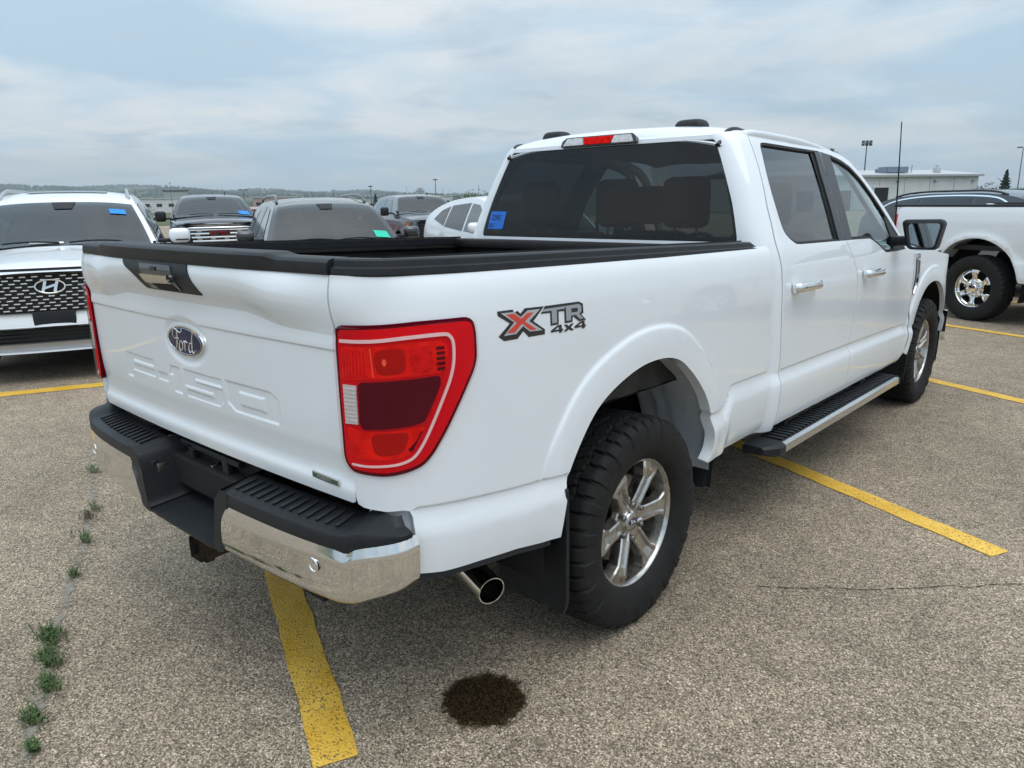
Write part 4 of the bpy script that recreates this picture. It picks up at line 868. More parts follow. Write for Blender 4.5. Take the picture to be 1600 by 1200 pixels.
def hood(x, y):
    ax = np.abs(x); e = .93-.16*np.clip((y-4.3)/.6, 0, 1)**2
    return 1.29+.085*(1-(ax/e)**2.2)-.06*np.clip((y-3.5)/1.3, 0, 1)-.12*np.clip((y-4.55)/.33, 0, 1)**2.5+.02*sm(.55, .62, ax)*0
panel('bonnet', [(-.93, 3.36), (-.6, 3.40), (.6, 3.40), (.93, 3.36), (.945, 4.2), (.90, 4.55), (.78, 4.86), (0, 4.93), (-.78, 4.86), (-.90, 4.55), (-.945, 4.2)], lambda u, v: np.stack([u, v, hood(u, v)], -1), WHITE, T, res=.05, thick=.03)
def wscr(u, v):  # u -1..1 across, v 0..1 up
    hw = .875+(.66-.875)*v; y = 3.42+(2.76-3.42)*v-.18*(u**2)*(1-.45*v); z = 1.325+(1.918-1.325)*v-.02*u**2*v+.05*v*(1-v)
    return np.stack([u*hw, y, z], -1)
V, F = grid(wscr, np.linspace(1, -1, 17), np.linspace(0, 1, 12)); ws = mk('windscreen', V, F, GL_FRONT, T, smooth=180, body=True)
V, F = grid(lambda u, v: np.stack([u, 3.42-.18*(u/.875)**2+v, 1.30+.02*v+0*u], -1), np.linspace(-.9, .9, 9), [-.05, .03]); mk('cowl', V, F, BLACKP, T, body=True)
NO = [(-.78, .60), (.78, .60), (.82, .90), (.80, 1.13), (-.80, 1.13), (-.82, .90)]
nose = panel('nose', NO, lambda u, v: np.stack([u, 4.97-.22*np.abs(u/.86)**3+0*v, v], -1), BLACKG, T, res=.08, flip=True)
V, F = grid(lambda u, v: np.stack([u, 5.06-.24*np.abs(u/.94)**3, v], -1), np.linspace(-.94, .94, 25), [.48, .55, .70, .74]); mk('front_bumper', V, F, CHROMES, T, smooth=40, body=True)
V, F = box((0, 3.2, .60), (1.70, 3.6, .12)); mk('cab_floor', V, F, DARK, T, body=True)
# ---- aerial on the right front fender
V, F = tube([(.80, 3.538, 1.23), (.80, 3.535, 1.30), (.80, 3.525, 1.443), (.80, 3.48, 1.74), (.80, 3.431, 2.026)], [.012, .009, .0055, .0042, .0034], 8); mk('antenna', V, F, BLACKP, T, smooth=60)
# ---- door mirrors
for mir in (False, True):
    MO = rounded([(1.020, 1.405), (1.235, 1.408), (1.250, 1.385), (1.222, 1.238), (1.205, 1.231), (1.082, 1.231), (1.062, 1.245)], [.03, .03, .02, .02, .02, .02, .02], 4)
    V = []; F = []; n = len(MO); c = MO.mean(0)
    for q, yy in ((.82, 2.842), (.84, 2.812), (1.0, 2.822), (1.03, 2.86), (.98, 2.92), (.82, 2.965), (.4, 2.985), (.01, 2.99)):
        P = c+(MO-c)*q; V += [(a, yy, b) for a, b in P]
    for i in range(7):
        for k in range(n): F.append((i*n+k, (i+1)*n+k, (i+1)*n+(k+1) % n, i*n+(k+1) % n))
    mm = mk('door_mirror', V, F, BLACKP, T, smooth=45, mirror=mir)
    P = c+(MO-c)*.80; mk('mirror_glass', [(a, 2.832-.04*(a-c[0])+.10*(b-c[1]), b) for a, b in P], [tuple(range(n))], pmat('mirror_silver', (.70, .74, .74), .02, metal=1.0), mm, mirror=mir)
    V, F = join(box((1.00, 2.93, 1.275), (.16, .07, .06), bev=.02)); mk('mirror_arm', V, F, BLACKP, mm, smooth=45, mirror=mir)
# ---- running boards
for mir in (False, True):
    SB = [(.90, .470), (.93, .492), (1.045, .488), (1.062, .480), (1.062, .445), (1.04, .438), (.90, .440)]
    fr = [(np.array([0, y, 0]), np.array([1., 0, 0]), np.array([0, 0, 1.])) for y in (1.10, 2.0, 2.985)]
    V, F = sweep(SB, fr); sbd = mk('running_board', V, F, BLACKP, T, smooth=30, mirror=mir, body=True)
    V, F = sweep([(1.046, .4895), (1.0655, .4820), (1.0665, .446), (1.060, .440)], fr, cap=False, closed=False); mk('board_trim', V, F, pmat('bright_alu', (.72, .72, .71), .22, metal=1.0), sbd, smooth=40, mirror=mir, body=True)
    for k in range(40):
        y = 1.14+k*.047; V, F = box((.985, y, .4945), (.10, .022, .008), bev=.003); mk('tread_rib', V, F, BLACKP, sbd, smooth=40, mirror=mir, body=True)
    for y0, y1, s_ in ((1.10, .985, 1), (2.985, 3.055, -1)):
        fr2 = [(np.array([.98, y0, .465]), np.array([1., 0, 0]), np.array([0, 0, 1.])), (np.array([.978, (y0+y1)/2, .462]), np.array([1., 0, 0]), np.array([0, 0, 1.])), (np.array([.955, y1, .462]), np.array([1., 0, 0]), np.array([0, 0, 1.]))]
        sc_ = [1.0, .98, .62]
        pr = [(-.08, -.032), (.06, -.034), (.088, -.02), (.088, .014), (.068, .028), (-.05, .030), (-.08, .02)]
        V, F = sweep(lambda i: [(a*sc_[i], b*sc_[i]) for a, b in pr], fr2); mk('board_end_cap', V, F, BLACKP, sbd, smooth=30, mirror=mir, body=True)
    V, F = join(box((.85, 1.4, .50), (.20, .06, .05)), box((.85, 2.6, .50), (.20, .06, .05))); mk('board_bracket', V, F, DARK, sbd, mirror=mir, body=True)
# ---- interior
def seat(cx, cy, w, par, headrests):
    V, F = join(box((cx, cy+.10, .86), (w, .52, .16), bev=.05), box((cx, cy-.18, 1.14), (w, .16, .56), rot=[[1, 0, 0], [0, math.cos(.2), -math.sin(.2)], [0, math.sin(.2), math.cos(.2)]], bev=.06)); s = mk('seat', V, F, SEAT, par, smooth=40, body=True)
    for hx in headrests:
        V, F = box((0, 0, 0), (.25, .10, .25), bev=.055); mk('headrest', V+np.array([hx, cy-.26, 1.585]), F, SEAT, s, smooth=50, body=True)
        for q in (-.06, .06):
            V, F = tube([(hx+q, cy-.25, 1.38), (hx+q, cy-.26, 1.50)], .006, 8); mk('headrest_post', V, F, CHROMES, s, smooth=60, body=True)
seat(-.0, 1.49, 1.36, T, (-.50, .02, .43)); seat(.42, 2.55, .54, T, (.42,)); seat(-.42, 2.55, .54, T, (-.42,))
V, F = join(box((0, 3.22, 1.16), (1.62, .42, .26), bev=.06), box((0, 2.70, .88), (.26, .9, .30), bev=.04)); mk('dashboard', V, F, SEAT, T, smooth=40, body=True)
V, F = tube([(-.42+.19*math.cos(a), 2.98+.05*math.sin(a), 1.20+.18*math.sin(a)) for a in np.linspace(0, 2*np.pi, 33)], .016, 8, False); mk('steering_wheel', V, F, SEAT, T, smooth=60, body=True)
V, F = grid(lambda u, v: np.stack([u, v, zroof(u, v)-.05], -1), np.linspace(-.62, .62, 13), np.linspace(1.24, 2.70, 10)); mk('headliner', V, F, pmat('headliner_cloth', (.12, .12, .12), .9), T, smooth=180, body=True)
V, F = box((0, 1.14, 1.0), (1.70, .02, .72)); mk('cab_back_trim', V, F, SEAT, T, body=True)
# ================================================================== the lot: gently falling ground
TD = np.array([.911, -.412]); ND = np.array([.412, .911])           # along the stalls / across them
HEAD = math.radians(-114.3)                                          # heading of the cars parked in the stalls
def gz(x, y):
    d = (np.asarray(x, float)-2.29)*-.665+(np.asarray(y, float)+2.19)*.747
    q = np.clip(d-7.0, 0, 110); return -.0095*q*q/(q+4.0)
# ================================================================== generic car shell (x right, y forward with the nose at 0)
GLZ = pmat('car_glass', (.030, .050, .058), .03, spec=.9, coat=.6)
GL_WS = glassmat('windscreen_glass', (.42, .55, .57), 1.0, ior=1.75)
GLD = pmat('car_glass_dark', (.010, .012, .014), .03, spec=.8, coat=.3)
SLATE = pmat('slate_paint', (.045, .050, .060), .3, metal=.5, coat=1.0)
DGREY = pmat('dark_grey_paint', (.030, .034, .040), .28, metal=.4, coat=1.0)
NAVY = pmat('black_blue_paint', (.012, .014, .019), .25, coat=1.0)
MGREY = pmat('mid_grey_paint', (.13, .145, .16), .3, metal=.5, coat=1.0)
REDP = pmat('red_paint', (.30, .02, .02), .3, coat=1.0); BLUEP = pmat('blue_paint', (.02, .03, .16), .3, coat=1.0)
SILVER = pmat('silver_trim', (.48, .49, .50), .3, metal=.8)
AMBER = pmat('amber_lens', (.75, .25, .03), .2, coat=1.0); HEADL = pmat('headlamp', (.55, .57, .58), .12, coat=1.0, metal=.4)
STK = pmat('sticker_cyan', (.01, .24, .72), .5); STG = pmat('sticker_green', (.01, .55, .36), .5); PAPER = pmat('paper', (.75, .77, .76), .8)
WHEEL_DATA = {}
def simple_wheel(root, x, y, r, rimr, flipx, mat=ALLOY, spokes=6):
    key = (r, rimr, spokes)
    if key not in WHEEL_DATA:
        w = empty('wheel'); w.parent = root
        V, F = tyre_mesh(r, rimr, .13, 40, 6, .8); mk('tyre', V, F, TYRE, w, smooth=38)
        V, F = lathe([(.060, rimr-.012), (.098, rimr-.008), (.100, rimr), (.08, rimr), (.03, rimr-.03), (-.09, rimr-.02)], 48); rim = mk('rim', V, F, mat, w, smooth=35)
        for k in range(spokes):
            V, F = spoke_mesh(math.radians(60+360/spokes*k)); V = V*np.array([.95, rimr/.238, 1.0]) if False else V; a = math.radians(60+360/spokes*k)
            q = V.copy(); q[:, 1:] *= rimr/.240; mk('spoke', q, F, mat, rim, smooth=28)
        V, F = lathe([(.045, .10), (.070, .085), (.074, .06), (.085, .055), (.088, .0001)], 36); mk('hub', V, F, mat, rim, smooth=35)
        V, F = lathe([(-.05, .0001), (-.05, rimr-.03), (.0, .05)], 32); mk('wheel_back', V, F, DARK, w, smooth=40)
        WHEEL_DATA[key] = w
    else: w = copy_tree(WHEEL_DATA[key], root)
    w.location = (x, y, r-.004); w.rotation_euler = (math.radians(random.random()*60), 0, math.pi if flipx else 0)
    return w
def make_car(S):
    root = empty(S['name'], S['label'], S['cat'], S.get('group'), (S['pos'][0], S['pos'][1], float(gz(*S['pos']))+S.get('dz', 0)), S.get('rz', HEAD))
    L = S['L']; paint = S['paint']; Wp = lambda y: pch([-L, -L+.08, -L+.45, -L*.5, -.75, -.28, -.05, 0], [S['W']*q for q in (.80, .90, .985, 1.0, .985, .93, .84, .79)], y)
    zb = lambda y: pch(*zip(*sorted(S['belt'])), y); Tt = lambda y: pch(*zip(*sorted(S['top'])), y); zs = S['sill']; zr = S['zr']; Wr = S['Wr']; e = .045
    prof = lambda k: pch([-.2, 0, .10, .35, .60, .72, .88, 1.0, 1.1], [-.09, -.055, -.010, 0, -.004, .0, -.010, -.045, -.06], k)
    lo = lambda y, z: np.stack([Wp(y)+prof((z-zs)/(zb(y)-zs))+.012*np.exp(-((np.hypot(np.minimum(abs(y-S['fw']), abs(y-S['rw'])), z-S['tr'])-S['ar']-.03)/.05)**2), y, z], -1)
    def xs(y, z):
        k = np.clip((z-zb(y))/(zr-zb(y)), 0, 1.1); return (Wp(y)-.045)*(1-k)+Wr*k+.10*k*(1-k)*.6
    hi = lambda y, z, o=0.: np.stack([xs(y, z)+o, y, z], -1)
    def arch(yc):
        t = np.linspace(math.pi*1.08, -math.pi*.08, 18); return [(yc-S['ar']*math.cos(math.pi-a) if False else yc+S['ar']*math.cos(a), S['tr']+S['ar']*math.sin(a)) for a in t]
    bot = [(-L+.02, zs+.10)]+[p for p in arch(S['rw']) if p[1] > zs+.02]+[p for p in arch(S['fw']) if p[1] > zs+.02]+[(-.03, zs+.08)]
    ys = np.linspace(0, -L, 40); topline = [(y, float(zb(y))) for y in ys]
    for mir in (False, True):
        panel('body_side', bot+[(-.0, zs+.3)]+topline, lo, paint, root, res=.09, thick=.03, mirror=mir, body=False)
    cowl = S['cowl']; rear = -L+.02; hdr = S['hdr']
    xe = lambda y: xs(y, np.maximum(Tt(y)-e, zb(y)))
    ptop = lambda f, y: np.stack([f*xe(y), y, Tt(y)-np.minimum(e, Tt(y)-zb(y))*np.abs(f)**3], -1)
    hw = lambda y: Wp(y)-.045
    hood = lambda f, y: np.stack([f*hw(y), y, Tt(y)-(Tt(y)-zb(y))*np.abs(f)**2.6-S.get('nose', 0.)*np.clip((y+.14)/.14, 0, 1)**2], -1)
    V, F = grid(lambda f, y: hood(f, y), np.linspace(-1, 1, 25), np.linspace(cowl, 0, 24)); mk('bonnet', V, F, paint, root, smooth=180)
    if S.get('bed') is None: yr_ = rear
    else: yr_ = S['bed']
    V, F = grid(lambda f, y: ptop(f, y), np.linspace(-1, 1, 21), np.linspace(yr_, hdr, 20)); mk('roof', V, F, paint, root, smooth=180)
    yw_ = np.linspace(hdr, cowl, 12)
    for fs in ((-1, -.93), (.93, 1)):
        V, F = grid(ptop, np.linspace(*fs, 3), yw_); mk('screen_pillar', V, F, paint, root, smooth=180)
    yy = np.linspace(yr_, cowl, 44); up = [(y, float(zb(y))) for y in yy]+[(y, float(max(Tt(y)-e, zb(y)+.001))) for y in yy[::-1]]
    for mir in (False, True):
        panel('upper_side', up, hi, paint, root, res=.08, mirror=mir, body=False)
        for w in S['windows']:
            mt = w[1]
            panel('side_window', w[0], lambda u, v: hi(u, v, .006), mt, root, res=.12, mirror=mir, body=False)
        if S.get('wtrim'):
            panel('window_trim', ribbon(catmull(S['wtrim'], 6), .022), lambda u, v: hi(u, v, .010), CHROMES, root, res=.05, thick=.008, mirror=mir, body=False)
    wf = lambda f, y: ptop(f, y)+np.array([0, .002, .003])
    V, F = grid(wf, np.linspace(-.935, .935, 19), np.linspace(hdr, cowl, 12)); mk('windscreen', V, [f[::-1] for f in F] if False else F, GL_WS, root, smooth=180)
    bq = lambda f, y: ptop(f, y)+np.array([0, -.002, -.004]); dy = cowl-hdr
    V, F = join(grid(bq, np.linspace(-.935, -.885, 3), yw_), grid(bq, np.linspace(.885, .935, 3), yw_), grid(bq, np.linspace(-.90, .90, 15), np.linspace(hdr, hdr+.06*dy, 3)), grid(bq, np.linspace(-.90, .90, 15), np.linspace(cowl-.12*dy, cowl, 3))); mk('windscreen_border', V, F, GASKET, root, smooth=180)
    # cabin: lining, dash, wheel, front seats
    zd = float(zb(cowl)); w_i = float(xs(np.array(hdr), np.array(zd+.05)))-.08; yk = max(yr_+.5, hdr-1.35)
    V, F = grid(lambda f, y: ptop(f*.90, y)-np.array([0, 0, .045]), np.linspace(-1, 1, 9), np.linspace(yk, hdr-.03, 6)); mk('headliner', V, F, pmat('cabin_lining', (.10, .105, .105), .9), root, smooth=180)
    V, F = join(box((0, (cowl+hdr)/2-.10, zd-.12), (w_i*2, abs(dy)*.75, .20), bev=.05), grid(lambda f, z: np.stack([f*(xs(np.full_like(z, yk), np.maximum(z, zd))-.06), np.full_like(z, yk), z], -1), np.linspace(-1, 1, 7), np.linspace(zd-.4, float(Tt(np.array(yk)))-.07, 8)), box((0, (hdr+yk)/2, zd-.45), (w_i*2, abs(hdr-yk)+.4, .05)), *[box((sx*(w_i+.02), (cowl+yk)/2, zd-.15), (.03, abs(cowl-yk), .55)) for sx in (-1, 1)]); mk('cabin', V, F, SEAT, root, smooth=40)
    for sx in (-1, 1):
        V, F = join(box((sx*.38, hdr-.42, zd+.02), (.50, .16, .62), bev=.06), box((sx*.38, hdr-.46, zd+.42), (.26, .10, .19), bev=.045)); mk('front_seat', V, F, pmat('cabin_seat', (.07, .07, .072), .8), root, smooth=50)
    P = [(-.38+.18*math.cos(a), hdr+.10+.05*math.sin(a), zd+.04+.17*math.sin(a)) for a in np.linspace(0, 2*np.pi, 25)]; V, F = tube(P, .016, 6, False); mk('steering_wheel', V, F, SEAT, root, smooth=60)
    # sensor housing / shade band at the top of the screen
    V, F = grid(lambda f, y: ptop(f, y)+np.array([0, .006, .009]), np.linspace(-.17, .17, 6), np.linspace(hdr+.015, hdr+.16, 5)); V[:, 0] *= 1-.35*np.clip((V[:, 1]-hdr)/.16, 0, 1); mk('sensor_housing', V, F, GASKET, root, smooth=180)
    if S.get('stk'):
        mt, f0, f1, q0, q1 = S['stk']; V, F = grid(lambda f, y: ptop(f, y)+np.array([0, .007, .010]), np.linspace(f0, f1, 4), cowl+(hdr-cowl)*np.linspace(q0, q1, 4)); mk('windscreen_sticker', V, F, mt, root, smooth=180)
    for a, b in ((-.62, -.08), (.02, .58)):
        V, F = tube([(float(q*xe(np.array(cowl-.05))), cowl-.02-.02*math.sin((q-a)/(b-a)*3.1), float(Tt(cowl-.05))+.012+.015*math.sin((q-a)/(b-a)*3.1)) for q in np.linspace(a, b, 8)], .010, 6); mk('wiper', V, F, GASKET, root, smooth=60)
    # mirrors
    for sx in (-1, 1):
        my, mz, mw = S['mirror']; x0 = float(Wp(my))-.05
        V, F = box((0, 0, 0), (mw, .13, S.get('mh', .16)), bev=.05); mm = mk('door_mirror', V*[1, 1-.0, 1]+np.array([sx*(x0+.09+mw/2), my, mz]), F, S.get('mpaint', paint), root, smooth=60)
        V, F = box((sx*(x0+.05), my+.01, mz-.05), (.16, .05, .045), bev=.015); mk('mirror_arm', V, F, BLACKP, mm, smooth=50)
        V, F = box((sx*(x0+.09+mw/2), my-.064, mz), (mw*.8, .006, S.get('mh', .16)*.75), bev=.002); mk('mirror_glass', V, F, GLD, mm)
        if S.get('mled'):
            V, F = box((sx*(x0+.10+mw*.55), my+.066, mz-.045), (mw*.6, .006, .014)); mk('mirror_slot', V, F, BLACKP, mm)
    # nose
    zt0 = float(Tt(0))-S.get('nose', 0.); w0_ = float(Wp(0))
    fy = lambda x, z: -.17*np.abs(x/(w0_+.05))**3.0+.03*np.sin(np.clip((z-.25)/(zt0-.25), 0, 1)*math.pi)
    S['fy'] = fy
    front = lambda x, z, o=0.: np.stack([x, fy(x, z)+o-.03, z], -1)
    panel('front_fascia', [(w0_+.02, zs+.06), (w0_+.05, .5), (w0_+.03, zt0-.10), (w0_-.03, zt0-.02), (-w0_+.03, zt0-.02), (-w0_-.03, zt0-.10), (-w0_-.05, .5), (-w0_-.02, zs+.06)], lambda u, v: front(u, v), S.get('fpaint', paint), root, res=.08, thick=.10, body=False)
    V, F = box((0, -L/2, zs+.08), (S['W']*1.7, L-.8, .14)); mk('underbody', V, F, DARK, root)
    if S.get('bed') is None:
        V, F = grid(lambda x, z: np.stack([x*(Wp(np.array(-L))-.02)*(1-.0*z), -L+.01+.0*x, z], -1), np.linspace(-1, 1, 9), np.linspace(zs+.06, float(Tt(-L)), 8)); mk('tailgate', V, F, paint, root, smooth=60)
    for yw in (S['fw'], S['rw']):
        for sx in (1, -1): simple_wheel(root, sx*(S['W']-.16), yw, S['tr'], S['rim'], sx < 0)
        V, F = box((0, yw, S['tr']+.12), (S['W']*1.62, S['ar']*1.9, .50)); mk('wheel_house', V, F, DARK, root)
    S['front'] = front; S['ptop'] = ptop; S['hi'] = hi; S['xe'] = xe; S['Tt'] = Tt; S['Wpf'] = Wp
    return root
def rails(root, S, y0, y1, mat, hgt=.05):
    for sx in (-1, 1):
        ys = np.linspace(y0, y1, 16); P = [(sx*(float(S['xe'](np.array(y)))-.04), y, float(S['Tt'](np.array(y)))-.035+hgt*min(1, 6*(1-abs(2*(y-y0)/(y1-y0)-1)))) for y in ys]
        V, F = tube(P, .018, 8); mk('roof_rail', V, F, mat, root, smooth=60)
# ---- white SUV facing the pickup's corner
HY = dict(name='parked_suv', label='white SUV with wide chrome-flecked grille and sunroof facing the pickup tailgate', cat='suv', pos=(-5.27, .06), L=4.98, W=.985, sill=.24, paint=WHITE2, belt=[(0, .98), (-.5, 1.01), (-1.2, 1.07), (-2.5, 1.12), (-4.98, 1.16)],
  top=[(0, 1.03), (-.3, 1.075), (-.8, 1.135), (-1.15, 1.175), (-1.22, 1.20), (-1.5, 1.375), (-1.85, 1.585), (-2.05, 1.66), (-2.6, 1.745), (-3.6, 1.745), (-4.5, 1.68), (-4.75, 1.55), (-4.98, 1.12)], zr=1.74, Wr=.62, cowl=-1.16, hdr=-1.92, fw=-.95, rw=-3.85, tr=.375, rim=.255, ar=.44,
  windows=[([(-1.75, 1.12), (-2.75, 1.15), (-2.75, 1.60), (-2.3, 1.58), (-2.05, 1.42)], GLD), ([(-2.83, 1.15), (-3.75, 1.17), (-3.75, 1.60), (-2.83, 1.61)], GLD), ([(-3.83, 1.17), (-4.6, 1.22), (-4.45, 1.50), (-3.83, 1.59)], GLD)],
  mirror=(-1.50, 1.235, .22), mled=True, stk=(STK, -.58, -.79, .68, .79), nose=.03)
hy = make_car(HY); rails(hy, HY, -4.3, -2.15, SILVER, .045)
fr_ = HY['front']
panel('sunroof', rounded([(-.62, -2.35), (.62, -2.35), (.62, -3.2), (-.62, -3.2)], .05), lambda u, v: HY['ptop'](u, v)+np.array([0, 0, .006]), GLZ, hy, res=.15, body=False, flip=True)
GB = [(-.72, .985), (.72, .985), (.74, .93), (.60, .645), (-.60, .645), (-.74, .93)]
gr = panel('grille', GB, lambda u, v: fr_(u, v, .006), GASKET, hy, res=.08, thick=.02, body=False, flip=False)
panel('bonnet_gap', [(-.80, 1.013), (.80, 1.013), (.80, 1.037), (-.80, 1.037)], lambda u, v: fr_(u, v, .012), GASKET, hy, res=.10, body=False)
bar = None
for r in range(11):
    z = .668+r*.0295
    for c in range(-8, 9):
        x = c*.094+(.047 if r % 2 else 0)+(z-.8)*.10*np.sign(c); lim = np.interp(z, [.645, .93, .985], [.58, .72, .70])
        if abs(x) > lim-.03 or (abs(x) < .135 and abs(z-.870) < .060): continue
        if bar is None:
            V, F = box((0, 0, 0), (.052, .016, .013), bev=.004); bar = mk('grille_bar', V, F, CHROMES, gr, smooth=40); o_ = bar
        else: o_ = bar.copy(); COL.objects.link(o_)
        o_.location = fr_(np.array(x), np.array(z), .016)
P = [(.118*math.cos(a), .060*math.sin(a)) for a in np.linspace(0, 2*np.pi, 40)]
V, F = tube([fr_(np.array(a), np.array(.872+b), .028) for a, b in P], .0085, 8, False); eb = mk('grille_emblem', V, F, CHROMES, gr, smooth=60)
for st_, w_ in (([(-.062, -.046), (-.046, 0), (-.034, .050)], .024), ([(.034, -.050), (.046, 0), (.062, .046)], .024), ([(-.052, -.016), (0, 0), (.052, .016)], .020)):
    V, F, _ = panel_data(ribbon(catmull(st_, 4), w_), lambda u, v: fr_(-u, .872+v, .029), res=.02, thick=.006, flip=True); mk('emblem_letter', V, F, CHROMES, eb, smooth=40)
V, F = box((0, 0, 0), (.34, .03, .155), bev=.008); mk('plate_holder', V+fr_(np.array(0), np.array(.575), .028), F, BLACKP, hy, smooth=40)
panel('lower_intake', rounded([(-.70, .375), (.70, .375), (.76, .50), (-.76, .50)], .03), lambda u, v: fr_(u, v, .010), GASKET, hy, res=.1, thick=.01, body=False)
for k in range(3):
    V, F = box((0, 0, 0), (1.36, .012, .012)); mk('intake_bar', V+fr_(np.array(0), np.array(.405+k*.035), .014), F, BLACKP, hy)
panel('skid_plate', rounded([(-.62, .285), (.62, .285), (.80, .372), (-.80, .372)], .03), lambda u, v: fr_(u, v, .025), SILVER, hy, res=.1, thick=.04, body=False)
panel('bumper_shelf', [(-.66, .52), (.66, .52), (.60, .635), (-.60, .635)], lambda u, v: fr_(u, v, .018+.03*np.clip((.635-v)/.1, 0, 1)), WHITE2, hy, res=.08, thick=.02, body=False)
for sx in (-1, 1):
    panel('headlamp', [(sx*.80, .60), (sx*.88, .60), (sx*.90, .95), (sx*.80, .97)], lambda u, v: fr_(u, v, .02), HEADL, hy, res=.08, thick=.02, body=False, flip=sx < 0)
    V, F = lathe([(.0, .0001), (.0, .012), (-.01, .014)], 16, 'y'); mk('parking_sensor', V+fr_(np.array(sx*.45), np.array(.565), .052), F, SILVER, hy)
V, F = grid(lambda f, y: HY['ptop'](f, y)+np.array([0, .007, .010]), np.linspace(-.02, .32, 5), np.linspace(-1.20, -1.235, 3)); mk('dashboard_paper', V, F, PAPER, hy, smooth=180)
# ---- black pickup with the chrome grille
GM = dict(name='parked_pickup', label='black full-size pickup with tall chrome grille and red badge behind the white SUV', cat='pickup truck', pos=(-13.75, 6.1), dz=-.02, L=5.9, W=1.02, sill=.40, paint=NAVY, belt=[(0, 1.22), (-.4, 1.28), (-1.3, 1.32), (-2.5, 1.33), (-5.9, 1.36)],
  top=[(0, 1.285), (-.25, 1.345), (-.9, 1.38), (-1.25, 1.395), (-1.32, 1.42), (-1.7, 1.64), (-2.05, 1.82), (-2.2, 1.87), (-2.7, 1.905), (-3.6, 1.90), (-4.0, 1.87), (-4.12, 1.78), (-4.2, 1.36), (-5.9, 1.36)], zr=1.90, Wr=.64, cowl=-1.27, hdr=-2.1, fw=-.95, rw=-4.65, tr=.41, rim=.27, ar=.49, bed=-4.2,
  windows=[([(-1.85, 1.37), (-2.85, 1.37), (-2.85, 1.76), (-2.4, 1.75), (-2.15, 1.64)], GLZ), ([(-2.95, 1.37), (-3.9, 1.38), (-3.8, 1.75), (-2.95, 1.77)], GLD)], mirror=(-1.72, 1.40, .24), mh=.24, mpaint=BLACKP, stk=(STK, -.60, -.86, .08, .26), nose=.03)
gm = make_car(GM); fr_ = GM['front']
panel('grille', rounded([(-.66, 1.255), (.66, 1.255), (.72, 1.20), (.60, .66), (-.60, .66), (-.72, 1.20)], .04), lambda u, v: fr_(u, v, .012), GASKET, gm, res=.1, thick=.02, body=False)
gg = gm.children[-1]
panel('grille_header', rounded([(-.72, 1.150), (.72, 1.150), (.70, 1.245), (.30, 1.262), (-.30, 1.262), (-.70, 1.245)], .03), lambda u, v: fr_(u, v, .075)-np.stack([0*u, np.clip((v-1.16)/.09, 0, 1)*.055, 0*u], -1), CHROMES, gg, res=.05, thick=.04, body=False)
for k in range(6):
    z = 1.115-k*.080
    V, F = sweep([(-.02, -.020), (.012, -.022), (.022, -.006), (.016, .018), (-.02, .022)], [(fr_(np.array(x), np.array(z), .030), np.array([0, 1., 0]), np.array([0, 0, 1.])) for x in np.linspace(-.62+.018*k, .62-.018*k, 17)]); mk('grille_bar', V, F, CHROMES, gg, smooth=40)
    for x in (-.42, -.14, .14, .42):
        V, F = box((0, 0, 0), (.10, .02, .03), bev=.006); mk('grille_tab', V+fr_(np.array(x+.03*(k % 2)), np.array(z-.038), .026), F, SILVER, gg, smooth=40)
V, F = box((0, 0, 0), (.44, .03, .13), bev=.01); bb = mk('badge_plate', V+fr_(np.array(0), np.array(1.045), .045), F, BLACKG, gg, smooth=40)
V, F = text_mesh('GMC', .155, .02); V = np.c_[-V[:, 0]*1.25, V[:, 2], V[:, 1]]; mk('badge_letters', V+fr_(np.array(0), np.array(1.045), .066), F, pmat('badge_red', (.35, .01, .015), .25, coat=1.0), bb)
for sx in (-1, 1):
    panel('headlamp', [(sx*.73, .86), (sx*.90, .86), (sx*.92, 1.19), (sx*.75, 1.20)], lambda u, v: fr_(u, v, .02), BLACKG, gm, res=.08, thick=.02, body=False, flip=sx < 0)
    for q in ([(.77, 1.17), (.90, 1.17)], [(.89, 1.17), (.87, .90)], [(.78, 1.08), (.85, 1.08)], [(.77, .98), (.84, .98)]):
        P = [fr_(np.array(sx*a), np.array(b), .03) for a, b in q]; V, F = tube(P, .011, 8); mk('lamp_strip', V, F, HEADL, gm, smooth=60)
V, F = box((-.35, -2.55, 1.93), (.03, .12, .06), bev=.014); mk('roof_fin', V, F, BLACKG, gm, smooth=60)
V, F = grid(lambda u, v: np.stack([u, -1.05+.02*np.abs(u)+v, 1.262+.02*v+0*u], -1), [-.78, .78], [-.14, -.10]); 
V, F = box((0, -.02, .55), (1.86, .16, .24), bev=.05); mk('front_bumper', V, F, CHROMES, gm, smooth=50)
